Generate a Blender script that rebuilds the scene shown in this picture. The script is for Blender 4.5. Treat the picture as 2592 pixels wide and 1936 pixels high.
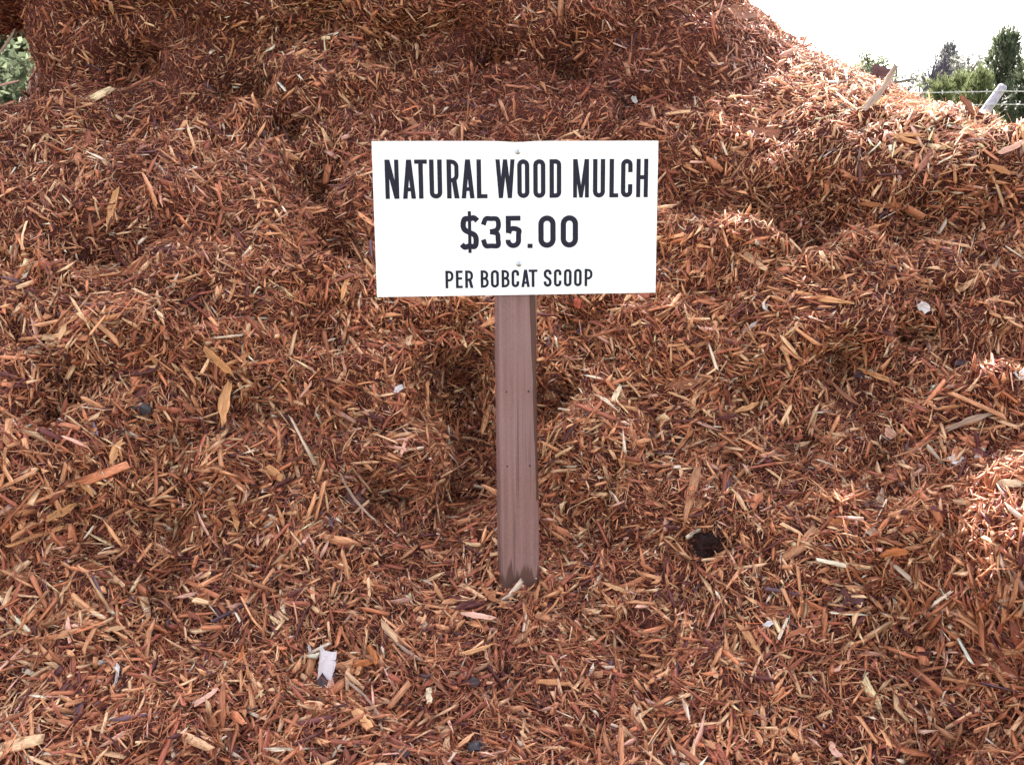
import bpy, bmesh, math, random
import numpy as np
from mathutils import Vector, Matrix
from mathutils.bvhtree import BVHTree

R = math.radians
rng = np.random.default_rng(7)
random.seed(7)
for o in list(bpy.data.objects):
    bpy.data.objects.remove(o)
scene = bpy.context.scene
COL = scene.collection

# ------------------------------------------------------------------ camera
CAM = Vector((0.0, 0.0, 1.5))
PITCH = R(16.0)
FPX = 2290.0
cam_d = bpy.data.cameras.new('camera')
cam_d.sensor_fit = 'HORIZONTAL'
cam_d.sensor_width = 36.0
cam_d.lens = FPX / 2592.0 * 36.0
cam_d.clip_start = 0.05
cam_d.clip_end = 3000
cam = bpy.data.objects.new('camera', cam_d)
cam.location = CAM
cam.rotation_euler = (R(90) - PITCH, 0, 0)
COL.objects.link(cam)
scene.camera = cam

# ------------------------------------------------------------------ sky and sun
SUN_EL, SUN_AZ = R(41.8), R(-2.0)        # azimuth measured from +Y towards +X
world = bpy.data.worlds.new('World')
scene.world = world
world.use_nodes = True
wn = world.node_tree
wn.nodes.clear()
sky = wn.nodes.new('ShaderNodeTexSky')
sky.sky_type = 'NISHITA'
sky.sun_disc = False
sky.sun_elevation = SUN_EL
sky.sun_rotation = SUN_AZ
sky.altitude = 100
sky.air_density = 1.0
sky.dust_density = 3.0
sky.ozone_density = 1.0
hs = wn.nodes.new('ShaderNodeHueSaturation')
hs.inputs['Saturation'].default_value = 0.32
bg = wn.nodes.new('ShaderNodeBackground')
bg.inputs['Strength'].default_value = 0.15
wo = wn.nodes.new('ShaderNodeOutputWorld')
wn.links.new(sky.outputs[0], hs.inputs['Color'])
wn.links.new(hs.outputs[0], bg.inputs['Color'])
wn.links.new(bg.outputs[0], wo.inputs['Surface'])

sd = bpy.data.lights.new('sun', 'SUN')
sd.energy = 5.0
sd.angle = R(0.6)
sd.color = (1.0, 0.95, 0.87)
sun = bpy.data.objects.new('sun', sd)
sun_dir = Vector((math.sin(SUN_AZ) * math.cos(SUN_EL), math.cos(SUN_AZ) * math.cos(SUN_EL), math.sin(SUN_EL)))
sun.rotation_euler = (-sun_dir).to_track_quat('-Z', 'Y').to_euler()
sun.location = (6, 12, 10)
COL.objects.link(sun)

vs = scene.view_settings
vs.view_transform = 'Standard'
vs.look = 'None'
vs.exposure = 2.13
vs.gamma = 1.0
vs.use_curve_mapping = False
scene.render.film_transparent = False
scene.cycles.max_bounces = 4
scene.cycles.diffuse_bounces = 3
scene.cycles.use_denoising = True
scene.cycles.use_adaptive_sampling = True
scene.cycles.adaptive_threshold = 0.03

# ------------------------------------------------------------------ helpers
def ray(px, py):
    """direction of sight through a pixel of the 2592 x 1936 photograph"""
    a = (px - 1296.0) / FPX
    b = (968.0 - py) / FPX
    c, s = math.cos(PITCH), math.sin(PITCH)
    return Vector((a, c + b * s, -s + b * c))

def at(px, py, Y):
    d = ray(px, py)
    return CAM + d * (Y / d.y)

def tag(o, label=None, cat=None, group=None, kind=None):
    if label: o['label'] = label
    if cat: o['category'] = cat
    if group: o['group'] = group
    if kind: o['kind'] = kind
    return o

def link(o, parent=None):
    COL.objects.link(o)
    if parent is not None:
        o.parent = parent
    return o

def empty(name, loc=(0, 0, 0), rot=(0, 0, 0)):
    o = bpy.data.objects.new(name, None)
    o.empty_display_size = 0.05
    o.location = loc
    o.rotation_euler = rot
    COL.objects.link(o)
    return o

def pydata(name, verts, faces, mat, parent=None, smooth=False):
    me = bpy.data.meshes.new(name)
    me.from_pydata([tuple(v) for v in verts], [], [tuple(f) for f in faces])
    if mat: me.materials.append(mat)
    if smooth:
        me.polygons.foreach_set('use_smooth', [True] * len(me.polygons))
    me.update()
    return link(bpy.data.objects.new(name, me), parent)

def from_bm(name, bm, mat, parent=None, smooth=False):
    me = bpy.data.meshes.new(name)
    bm.to_mesh(me); bm.free()
    if mat: me.materials.append(mat)
    if smooth:
        me.polygons.foreach_set('use_smooth', [True] * len(me.polygons))
    return link(bpy.data.objects.new(name, me), parent)

def tri_mesh(name, V, F, mat, tint=None, grain=None):
    """numpy arrays -> triangle mesh with optional colour and grain attributes"""
    me = bpy.data.meshes.new(name)
    V = np.ascontiguousarray(V, dtype=np.float32)
    F = np.ascontiguousarray(F, dtype=np.int32)
    me.vertices.add(len(V)); me.vertices.foreach_set('co', V.ravel())
    me.loops.add(F.size); me.loops.foreach_set('vertex_index', F.ravel())
    me.polygons.add(len(F))
    me.polygons.foreach_set('loop_start', np.arange(0, F.size, 3, dtype=np.int32))
    me.update(calc_edges=True)
    if tint is not None:
        a = me.attributes.new('tint', 'FLOAT_COLOR', 'POINT')
        c = np.ones((len(V), 4), np.float32); c[:, :3] = tint
        a.data.foreach_set('color', c.ravel())
    if grain is not None:
        a = me.attributes.new('grain', 'FLOAT_VECTOR', 'POINT')
        a.data.foreach_set('vector', np.ascontiguousarray(grain, np.float32).ravel())
    me.materials.append(mat)
    return me

def vnoise(P, seed=0):
    P = np.asarray(P, np.float64)
    I = np.floor(P).astype(np.int64); f = P - I
    f = f * f * (3 - 2 * f)
    def h(ix, iy, iz):
        n = (ix * 374761393 + iy * 668265263 + iz * 2147483647 + seed * 1274126177) & 0xffffffff
        n = ((n ^ (n >> 13)) * 1274126177) & 0xffffffff
        n = ((n ^ (n >> 16)) * 2246822519) & 0xffffffff
        n = n ^ (n >> 15)
        return n.astype(np.float64) / 0xffffffff * 2 - 1
    x, y, z = I[:, 0], I[:, 1], I[:, 2]
    fx, fy, fz = f[:, 0], f[:, 1], f[:, 2]
    L = lambda a, b, t: a + (b - a) * t
    return L(L(L(h(x, y, z), h(x+1, y, z), fx), L(h(x, y+1, z), h(x+1, y+1, z), fx), fy),
             L(L(h(x, y, z+1), h(x+1, y, z+1), fx), L(h(x, y+1, z+1), h(x+1, y+1, z+1), fx), fy), fz)

# ------------------------------------------------------------------ materials
def mat_new(name):
    m = bpy.data.materials.new(name)
    m.use_nodes = True
    nt = m.node_tree
    b = nt.nodes['Principled BSDF']
    return m, nt, b

def simple(name, col, rough=0.7, spec=0.3, vary=0.25, scale=40.0, stretch=(1, 1, 1), bump=0.0, metal=0.0):
    m, nt, b = mat_new(name)
    tc = nt.nodes.new('ShaderNodeTexCoord')
    mp = nt.nodes.new('ShaderNodeMapping'); mp.inputs['Scale'].default_value = stretch
    nz = nt.nodes.new('ShaderNodeTexNoise'); nz.inputs['Scale'].default_value = scale
    nz.inputs['Detail'].default_value = 5
    rp = nt.nodes.new('ShaderNodeValToRGB')
    lo = [c * (1 - vary) for c in col]; hi = [min(1, c * (1 + vary)) for c in col]
    rp.color_ramp.elements[0].position = 0.3; rp.color_ramp.elements[0].color = (*lo, 1)
    rp.color_ramp.elements[1].position = 0.7; rp.color_ramp.elements[1].color = (*hi, 1)
    L = nt.links.new
    L(tc.outputs['Object'], mp.inputs[0]); L(mp.outputs[0], nz.inputs['Vector'])
    L(nz.outputs[0], rp.inputs[0]); L(rp.outputs[0], b.inputs['Base Color'])
    b.inputs['Roughness'].default_value = rough
    b.inputs['Specular IOR Level'].default_value = spec
    b.inputs['Metallic'].default_value = metal
    if bump:
        bp = nt.nodes.new('ShaderNodeBump'); bp.inputs['Strength'].default_value = bump
        bp.inputs['Distance'].default_value = 0.004
        L(nz.outputs[0], bp.inputs['Height']); L(bp.outputs[0], b.inputs['Normal'])
    return m

def chip_material():
    """loose mulch: each chip carries its own wood colour, streaked along its grain"""
    m, nt, b = mat_new('mulch_chips')
    L = nt.links.new
    at_ = nt.nodes.new('ShaderNodeAttribute'); at_.attribute_name = 'tint'
    gr = nt.nodes.new('ShaderNodeAttribute'); gr.attribute_name = 'grain'
    mp = nt.nodes.new('ShaderNodeMapping'); mp.inputs['Scale'].default_value = (45, 420, 420)
    nz = nt.nodes.new('ShaderNodeTexNoise'); nz.inputs['Scale'].default_value = 1.0
    nz.inputs['Detail'].default_value = 3
    mr = nt.nodes.new('ShaderNodeMapRange')
    mr.inputs['From Min'].default_value = 0.3; mr.inputs['From Max'].default_value = 0.7
    mr.inputs['To Min'].default_value = 0.55; mr.inputs['To Max'].default_value = 1.35
    mx = nt.nodes.new('ShaderNodeMix'); mx.data_type = 'RGBA'; mx.blend_type = 'MULTIPLY'
    mx.inputs['Factor'].default_value = 1.0
    L(gr.outputs['Vector'], mp.inputs[0]); L(mp.outputs[0], nz.inputs['Vector'])
    L(nz.outputs[0], mr.inputs['Value'])
    L(at_.outputs['Color'], mx.inputs[6]); L(mr.outputs[0], mx.inputs[7])
    L(mx.outputs[2], b.inputs['Base Color'])
    b.inputs['Roughness'].default_value = 0.6
    b.inputs['Specular IOR Level'].default_value = 0.35
    return m

PALETTE = [((.72, .430, .245), .16), ((.61, .280, .140), .27), ((.48, .172, .084), .25), ((.33, .100, .059), .18),
           ((.13, .037, .036), .08), ((.67, .355, .265), .035), ((.78, .61, .46), .024), ((.14, .076, .095), .008)]

def big_chip_material():
    m, nt, b = mat_new('large_chip_wood')
    L = nt.links.new
    oi = nt.nodes.new('ShaderNodeObjectInfo')
    rp = nt.nodes.new('ShaderNodeValToRGB'); rp.color_ramp.interpolation = 'CONSTANT'
    cols = [(.62, .34, .165), (.51, .22, .096), (.42, .158, .068), (.56, .27, .125), (.30, .090, .048), (.66, .39, .21), (.37, .118, .056), (.15, .048, .036)]
    while len(rp.color_ramp.elements) < len(cols): rp.color_ramp.elements.new(0.5)
    for i, c in enumerate(cols):
        rp.color_ramp.elements[i].position = i / len(cols); rp.color_ramp.elements[i].color = (*c, 1)
    tc = nt.nodes.new('ShaderNodeTexCoord')
    mp = nt.nodes.new('ShaderNodeMapping'); mp.inputs['Scale'].default_value = (18, 230, 230)
    nz = nt.nodes.new('ShaderNodeTexNoise'); nz.inputs['Scale'].default_value = 1.0; nz.inputs['Detail'].default_value = 4
    mr = nt.nodes.new('ShaderNodeMapRange')
    mr.inputs['From Min'].default_value = 0.3; mr.inputs['From Max'].default_value = 0.7
    mr.inputs['To Min'].default_value = 0.5; mr.inputs['To Max'].default_value = 1.35
    mx = nt.nodes.new('ShaderNodeMix'); mx.data_type = 'RGBA'; mx.blend_type = 'MULTIPLY'; mx.inputs['Factor'].default_value = 1.0
    L(oi.outputs['Random'], rp.inputs[0])
    L(tc.outputs['Object'], mp.inputs[0]); L(mp.outputs[0], nz.inputs['Vector']); L(nz.outputs[0], mr.inputs['Value'])
    L(rp.outputs[0], mx.inputs[6]); L(mr.outputs[0], mx.inputs[7]); L(mx.outputs[2], b.inputs['Base Color'])
    bp = nt.nodes.new('ShaderNodeBump'); bp.inputs['Strength'].default_value = 0.4; bp.inputs['Distance'].default_value = 0.001
    L(nz.outputs[0], bp.inputs['Height']); L(bp.outputs[0], b.inputs['Normal'])
    b.inputs['Roughness'].default_value = 0.6
    b.inputs['Specular IOR Level'].default_value = 0.35
    return m

M_CHIP = chip_material()
M_BIG = big_chip_material()
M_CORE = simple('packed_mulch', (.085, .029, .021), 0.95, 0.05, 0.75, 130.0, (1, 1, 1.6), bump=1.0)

# ------------------------------------------------------------------ ground
def build_ground():
    bm = bmesh.new()
    n = 48
    ring = [0.0, 3, 6, 12, 25, 60, 150, 500, 1600]
    prev = None
    for r in ring:
        if r == 0:
            cur = [bm.verts.new((0, 0, 0))]
        else:
            cur = [bm.verts.new((r * math.cos(2*math.pi*k/n), r * math.sin(2*math.pi*k/n),
                                 0.10 * math.sin(k * 1.7 + r) * (1 if 6 <= r <= 60 else 0))) for k in range(n)]
        if prev is not None:
            if len(prev) == 1:
                for k in range(n): bm.faces.new((prev[0], cur[k], cur[(k+1) % n]))
            else:
                for k in range(n): bm.faces.new((prev[k], cur[k], cur[(k+1) % n], prev[(k+1) % n]))
        prev = cur
    m, nt, b = mat_new('field_grass')
    L = nt.links.new
    tc = nt.nodes.new('ShaderNodeTexCoord')
    nz = nt.nodes.new('ShaderNodeTexNoise'); nz.inputs['Scale'].default_value = 0.6; nz.inputs['Detail'].default_value = 8
    rp = nt.nodes.new('ShaderNodeValToRGB')
    rp.color_ramp.elements[0].position = 0.35; rp.color_ramp.elements[0].color = (.16, .11, .07, 1)
    rp.color_ramp.elements[1].position = 0.6; rp.color_ramp.elements[1].color = (.07, .10, .035, 1)
    L(tc.outputs['Object'], nz.inputs['Vector']); L(nz.outputs[0], rp.inputs[0]); L(rp.outputs[0], b.inputs['Base Color'])
    b.inputs['Roughness'].default_value = 0.9
    g = from_bm('ground', bm, m)
    g['kind'] = 'structure'
build_ground()

# ------------------------------------------------------------------ the mulch pile: packed core
# columns at x, each a profile of (dx, y, z) rows running from the foreground over the crest and down the back
PROFILE = {
 -3.4: [(.3,.05),(1.0,.15),(1.3,.30),(1.6,.50),(1.9,.75),(2.2,.95),(2.5,1.10),(2.9,1.20),(3.3,1.25),(3.8,1.25),(4.6,1.1),(6.6,-.1)],
 -2.3: [(.3,.10),(1.0,.25),(1.3,.42),(1.6,.62),(1.9,.86),(2.2,1.10),(2.5,1.32),(2.9,1.42),(3.3,1.45),(3.8,1.45),(4.6,1.3),(6.6,-.1)],
 -1.75:[(.3,.10),(1.0,.27),(1.3,.42),(1.6,.62),(1.88,.86),(2.15,1.10),(2.42,1.34),(2.80,1.47),(3.25,1.47),(3.65,1.50),(4.6,1.5),(6.6,-.1)],
 -1.45:[(.3,.10),(1.0,.27),(1.32,.42),(1.63,.62),(1.9,.86),(2.15,1.12),(2.42,1.36),(2.78,1.46),(3.02,1.60),(3.10,2.1),(3.8,2.5),(6.6,-.1)],
 -1.1: [(.3,.10),(1.0,.26),(1.35,.40),(1.68,.60),(1.95,.84),(2.16,1.10),(2.40,1.34),(2.76,1.44),(3.02,1.62),(3.12,2.1),(4.0,2.75),(6.8,-.1)],
 -0.6: [(.3,.10),(1.0,.25),(1.40,.37),(1.78,.50),(2.00,.74),(2.18,1.00),(2.42,1.26),(2.76,1.42),(3.04,1.64),(3.16,2.1),(4.2,2.9),(7.0,-.1)],
  0.0: [(.3,.10),(1.0,.24),(1.40,.34),(1.84,.46),(2.08,.70),(2.25,.95),(2.45,1.20),(2.78,1.42),(3.06,1.65),(3.20,2.1),(4.2,2.85),(7.0,-.1)],
  0.5: [(.3,.10),(1.0,.25),(1.40,.36),(1.80,.52),(2.04,.74),(2.22,.97),(2.42,1.20),(2.73,1.43),(3.02,1.68),(3.24,2.00),(4.1,2.13),(6.9,-.1)],
  0.85:[(.3,.10),(1.0,.26),(1.40,.40),(1.76,.60),(2.0,.80),(2.2,1.00),(2.38,1.22),(2.64,1.45),(2.95,1.61),(3.25,1.80),(3.9,1.85),(6.7,-.1)],
  1.1: [(.3,.10),(1.0,.28),(1.40,.45),(1.72,.66),(1.98,.85),(2.2,1.04),(2.34,1.26),(2.52,1.42),(2.84,1.56),(3.15,1.665),(3.7,1.65),(6.5,-.1)],
  1.55:[(.3,.10),(1.0,.30),(1.40,.50),(1.70,.70),(1.95,.86),(2.2,1.02),(2.32,1.22),(2.46,1.37),(2.78,1.43),(3.1,1.495),(3.6,1.42),(6.4,-.1)],
  2.2: [(.3,.10),(1.0,.26),(1.40,.45),(1.70,.62),(1.95,.78),(2.2,.94),(2.38,1.08),(2.55,1.20),(2.82,1.30),(3.1,1.36),(3.6,1.25),(6.3,-.1)],
  3.4: [(.3,.05),(1.0,.20),(1.40,.35),(1.70,.50),(1.95,.62),(2.2,.74),(2.38,.84),(2.55,.94),(2.82,1.02),(3.1,1.05),(3.6,.95),(6.0,-.1)],
}

def catmull(Pk, tk, t):
    """interpolate rows of Pk (n, ...) at parameters tk with a monotone-ish cubic"""
    n = len(tk)
    idx = np.clip(np.searchsorted(tk, t, side='right') - 1, 0, n - 2)
    h = np.diff(tk)
    m = np.zeros_like(Pk)
    d = (Pk[1:] - Pk[:-1]) / h.reshape(-1, *([1] * (Pk.ndim - 1)))
    m[1:-1] = 0.5 * (d[1:] + d[:-1]); m[0] = d[0]; m[-1] = d[-1]
    hh = h[idx]; u = (t - tk[idx]) / hh
    sh = (-1, *([1] * (Pk.ndim - 1)))
    u = u.reshape(sh); hh = hh.reshape(sh)
    return ((2*u**3 - 3*u**2 + 1) * Pk[idx] + (u**3 - 2*u**2 + u) * hh * m[idx]
            + (-2*u**3 + 3*u**2) * Pk[idx + 1] + (u**3 - u**2) * hh * m[idx + 1])

def grid_normals(G):
    du = np.gradient(G, axis=0); dv = np.gradient(G, axis=1)
    N = np.cross(du, dv)
    N /= np.linalg.norm(N, axis=2, keepdims=True) + 1e-9
    return N

xs = np.array(sorted(PROFILE))
rows = np.array([PROFILE[x] for x in sorted(PROFILE)], float)        # columns, rows, (y, z)
tr = np.array([0, 1, 1.6, 2.2, 2.8, 3.3, 3.8, 4.3, 4.8, 5.3, 6.2, 8.0])
NU, NV = 330, 250
uu = np.concatenate([np.linspace(-3.4, -1.9, 30, endpoint=False), np.linspace(-1.9, 1.9, NU - 60, endpoint=False), np.linspace(1.9, 3.4, 30)])
vv = np.concatenate([np.linspace(0, 1, 20, endpoint=False), np.linspace(1, 5.6, NV - 45, endpoint=False), np.linspace(5.6, 8, 25)])
G = catmull(rows, xs, uu)                       # along x
G = np.swapaxes(catmull(np.swapaxes(G, 0, 1), tr, vv), 0, 1)
X = np.repeat(uu[:, None], len(vv), 1)
G = np.concatenate([X[:, :, None], G], 2)
BASE_N = grid_normals(G)

def grid_faces(nu, nv, off=0):
    i, j = np.meshgrid(np.arange(nu - 1), np.arange(nv - 1), indexing='ij')
    a = (i * nv + j).ravel() + off
    return np.concatenate([np.stack([a, a + nv, a + nv + 1], 1), np.stack([a, a + nv + 1, a + 1], 1)])

F0 = grid_faces(len(uu), len(vv))
def bvh_of(V, F):
    return BVHTree.FromPolygons([tuple(v) for v in V], [tuple(int(k) for k in f) for f in F], all_triangles=True)
base_bvh = bvh_of(G.reshape(-1, 3), F0)

# hollows (negative) and bulges (positive): photo spot where seen, radius in metres, depth in metres
BUMPS = [
 (800, 430, .075, -.085), (835, 570, .075, -.085), (330, 165, .07, -.07), (600, 205, .09, -.09), (640, 250, .06, -.05),
 (1165, 985, .11, -.09), (1200, 1240, .08, -.075), (1185, 1130, .07, -.05), (1420, 980, .07, -.05), (1400, 1020, .05, -.04),
 (1190, 870, .07, -.04), (980, 560, .08, -.05), (1790, 1370, .04, -.02),
 (1720, 480, .10, -.06), (1900, 500, .10, -.07), (2080, 520, .10, -.08), (2260, 520, .10, -.08), (2430, 500, .10, -.08), (2580, 480, .10, -.07),
 (1860, 400, .09, .03), (2050, 400, .10, .04), (2250, 395, .10, .045), (2440, 385, .10, .045),
 (2330, 850, .06, -.05), (2150, 900, .07, -.05), (2040, 1090, .07, -.06), (1900, 960, .07, -.05), (2250, 650, .15, .04), (2050, 720, .12, .03),
 (2400, 1650, .14, -.05), (2250, 1520, .08, -.04), (2530, 1780, .10, -.03), (2570, 1260, .11, .06), (2570, 1450, .13, .15), (2575, 1600, .12, .15), (2200, 1380, .10, .03),
 (380, 470, .14, .05), (150, 520, .12, .04), (240, 620, .15, -.05), (330, 850, .16, .05), (600, 830, .12, .03), (620, 1080, .10, -.04),
 (100, 1180, .14, .05), (480, 1420, .12, -.04), (140, 1060, .08, -.05), (900, 1250, .10, -.04), (480, 800, .08, -.03),
 (1100, 280, .14, .05), (1350, 260, .12, .03), (1000, 120, .10, -.05), (1250, 130, .07, -.05), (1420, 160, .08, -.05),
 (720, 60, .12, -.05), (200, 40, .15, .05), (1600, 300, .08, -.05), (1480, 860, .07, -.05), (1580, 960, .10, .04),
 (560, 930, .08, .03), (1500, 1500, .12, .02), (900, 1700, .12, -.02), (1750, 1700, .12, .02), (300, 1750, .15, .02), (2050, 1750, .08, -.03), (2260, 1890, .16, -.07),
]
Pf = G.reshape(-1, 3).copy(); Nf = BASE_N.reshape(-1, 3)
warp = np.stack([vnoise(Pf * 3.1, 11), vnoise(Pf * 3.1, 12), vnoise(Pf * 3.1, 13)], 1) * 0.05
def ridge(P, sd_):            # rounded lumps with sharp creases between them
    return np.abs(vnoise(P, sd_)) * 1.6 - 0.45
disp = 0.060 * vnoise((Pf + warp) * 2.6, 1) + 0.060 * vnoise((Pf + warp) * 5.0, 2) \
     + 0.085 * ridge((Pf + warp) * np.array([4.5, 5, 8.0]), 3) \
     + 0.050 * ridge((Pf + warp) * np.array([10, 10, 15.0]), 6) + 0.018 * vnoise(Pf * 19.0, 4) + 0.008 * vnoise(Pf * 42.0, 5)
ph = Pf[:, 2] * 3.6 + 1.1 * vnoise(Pf * np.array([1.7, 1.7, .8]), 71) + .45 * vnoise(Pf * 5.0, 72)
fr = ph - np.floor(ph)
saw = np.where(fr < .80, fr / .80, (1 - fr) / .20)                # shelves: each swells to a lip, then drops back
disp += 0.105 * (saw - .5) * np.clip(.55 + .9 * vnoise(Pf * 2.1, 73), 0, 1) * np.clip((Pf[:, 2] - .55) / .3, 0, 1)
disp *= 0.45 + 0.55 * np.clip((Pf[:, 1] - 1.3) / 0.7, 0, 1)     # the trodden foreground is smoother
for (px, py, r, a) in BUMPS:
    hit, nrm, _, _ = base_bvh.ray_cast(CAM, ray(px, py).normalized())
    if hit is None: continue
    d2 = ((Pf - np.array(hit)) ** 2).sum(1)
    disp += a * (1.7 if a < 0 else 1.3) * (1.35 if (a <= -.07 and r < .12) else 1) * np.exp(-d2 / (r * r))
sm = lambda v, a, b: np.clip((v - a) / (b - a), 0, 1)
calm = sm(Pf[:, 2], 1.42, 1.55) * np.maximum(sm(Pf[:, 0], .55, .8), sm(-Pf[:, 0], 1.25, 1.4))
disp *= 1 - 0.8 * calm                      # crests keep their line against the sky
# pockets scooped back and down into the face, overhung by the mulch above them
CAVES = [(1150, 960, .11, .36, 1.2), (1190, 1100, .08, .28, 1.2), (1185, 1235, .08, .32, .9), (1225, 880, .05, .15), (800, 430, .075, .30, 1.3), (838, 570, .075, .32, 1.3),
 (865, 645, .050, .16), (330, 165, .05, .14), (600, 205, .065, .20), (1000, 150, .06, .13), (1425, 985, .050, .18), (1450, 800, .06, .16),
 (1900, 500, .06, .18), (2080, 525, .07, .20), (2300, 530, .07, .22), (2450, 500, .06, .20), (2150, 905, .05, .15), (1900, 985, .05, .18),
 (2040, 1095, .05, .16), (2400, 1640, .07, .14), (240, 650, .06, .15), (1250, 140, .05, .11), (1430, 170, .05, .10), (700, 330, .06, .15),
 (1760, 470, .05, .15), (2330, 850, .04, .12), (1700, 820, .05, .14), (420, 1330, .04, .10), (980, 1270, .05, .12), (140, 1065, .05, .12), (1010, 700, .06, .16)]
CAVE_D = np.zeros_like(Pf); cdir = np.array([0, .95, -.30])
for (px, py, r, a, *ax) in CAVES:
    hit = base_bvh.ray_cast(CAM, ray(px, py).normalized())[0]
    if hit is None: continue
    d2 = ((Pf + Nf * disp[:, None] * .5 - np.array(hit)) ** 2 * np.array([ax[0] if ax else .42, 1, 1.0 if ax else 1.35])).sum(1)
    CAVE_D += cdir * (a * np.exp(-(d2 / (r * r)) ** 1.3))[:, None]
# keep the post's foot where it is planted
FOOT = at(1312, 1488, 1.86)
d2 = ((Pf - np.array(FOOT)) ** 2).sum(1)
bh = base_bvh.ray_cast(Vector((FOOT.x, FOOT.y, 5)), Vector((0, 0, -1)))[0]
g_ = np.exp(-d2 / (0.15 ** 2))
disp = disp * (1 - g_) + g_ * ((FOOT.z - bh.z) * 0.9 + 0.036)
PD = Pf + Nf * disp[:, None] + CAVE_D * (1 - g_)[:, None]
# undercut lobe that overhangs at the far left of the cut face
def lobe(c, rad, seed, nu=26, nv=18):
    th = np.linspace(0, 2 * np.pi, nu); ph = np.linspace(0.02, np.pi - 0.02, nv)
    T, P_ = np.meshgrid(th, ph, indexing='ij')
    D = np.stack([np.cos(T) * np.sin(P_), np.sin(T) * np.sin(P_), np.cos(P_)], 2)
    V = D.reshape(-1, 3) * np.array(rad) + np.array(c)
    n = 0.05 * vnoise(V * 5, seed) + 0.025 * vnoise(V * 14, seed + 1)
    V = V + D.reshape(-1, 3) * n[:, None]
    f = grid_faces(nu, nv)
    return V, f[:, [0, 2, 1]]
parts_v, parts_f, off = [PD], [F0], len(PD)
for c, rad, sd_ in [((-1.66, 3.26, 2.045), (.35, .34, .23), 31), ((-1.40, 3.18, 1.84), (.17, .20, .28), 41)]:
    v, f = lobe(c, rad, sd_)
    parts_v.append(v); parts_f.append(f + off); off += len(v)
CV = np.concatenate(parts_v); CF = np.concatenate(parts_f)
core_bvh = bvh_of(CV, CF)

pile = empty('mulch_pile', (0.0, 2.6, 0.0))
tag(pile, 'tall reddish-brown heap of shredded wood mulch filling the picture', 'mulch pile')
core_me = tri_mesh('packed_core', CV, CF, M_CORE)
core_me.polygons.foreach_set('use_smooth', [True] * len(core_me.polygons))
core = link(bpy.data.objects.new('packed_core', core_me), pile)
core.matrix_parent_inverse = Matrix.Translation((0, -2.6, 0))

# ------------------------------------------------------------------ loose chips over the whole visible face
tri = CV[CF]
cen = tri.mean(1)
fn = np.cross(tri[:, 1] - tri[:, 0], tri[:, 2] - tri[:, 0])
area = 0.5 * np.linalg.norm(fn, axis=1)
fn /= np.linalg.norm(fn, axis=1, keepdims=True) + 1e-12
fn[fn[:, 2] < -0.75] *= 1
rel = cen - np.array(CAM)
c_, s_ = math.cos(PITCH), math.sin(PITCH)
depth = rel[:, 1] * c_ - rel[:, 2] * s_
ppx = 1296 + FPX * rel[:, 0] / np.maximum(depth, .1)
ppy = 968 - FPX * (rel[:, 1] * s_ + rel[:, 2] * c_) / np.maximum(depth, .1)
ov = np.maximum.reduce([-ppx, ppx - 2592, -ppy, ppy - 1936, np.zeros(len(ppx))])
w = np.where(ov <= 60, 1.0, np.clip(1.0 - (ov - 60) / 900.0, 0, 1) * 0.6)
w *= (depth > 0.5)
dist = np.linalg.norm(rel, axis=1)
facing = -(fn * rel).sum(1) / dist
w *= np.clip(0.35 + facing * 2.0, 0.10, 1.0)
w *= np.clip(2.2 / dist, 0.55, 1.25)
prob = area * w; prob /= prob.sum()

# averaged vertex normals so that chips lie along the slope
VN = np.zeros_like(CV)
for k in range(3):
    np.add.at(VN, CF[:, k], fn * area[:, None])
VN /= np.linalg.norm(VN, axis=1, keepdims=True) + 1e-12

def scatter(n):
    t = rng.choice(len(CF), n, p=prob)
    a, b = rng.random(n), rng.random(n)
    fl = a + b > 1; a[fl], b[fl] = 1 - a[fl], 1 - b[fl]
    Wt = np.stack([1 - a - b, a, b], 1)
    P = (tri[t] * Wt[:, :, None]).sum(1)
    N = (VN[CF[t]] * Wt[:, :, None]).sum(1)
    N /= np.linalg.norm(N, axis=1, keepdims=True) + 1e-12
    return P, N

def frames(P, N, tilt, roll, flow=0.55):
    """chip axes: length along a loosely combed direction in the surface, tilted out of it"""
    n = len(P)
    ref = np.tile(np.array([[1.0, 0, 0]]), (n, 1))
    T = ref - N * (ref * N).sum(1, keepdims=True)
    T /= np.linalg.norm(T, axis=1, keepdims=True) + 1e-9
    B = np.cross(N, T)
    base = vnoise(P * 4.0, 21) * 2.6 + vnoise(P * 11.0, 22) * 1.4
    ang = np.where(rng.random(n) < flow, base + rng.normal(0, .55, n), rng.random(n) * 2 * np.pi)
    A = T * np.cos(ang)[:, None] + B * np.sin(ang)[:, None]
    ti = rng.normal(0, tilt, n)
    A2 = A * np.cos(ti)[:, None] + N * np.sin(ti)[:, None]
    N2 = N * np.cos(ti)[:, None] - A * np.sin(ti)[:, None]
    B2 = np.cross(N2, A2)
    ro = rng.normal(0, roll, n)
    Bf = B2 * np.cos(ro)[:, None] + N2 * np.sin(ro)[:, None]
    Nn = N2 * np.cos(ro)[:, None] - B2 * np.sin(ro)[:, None]
    return A2, Bf, Nn

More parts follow.
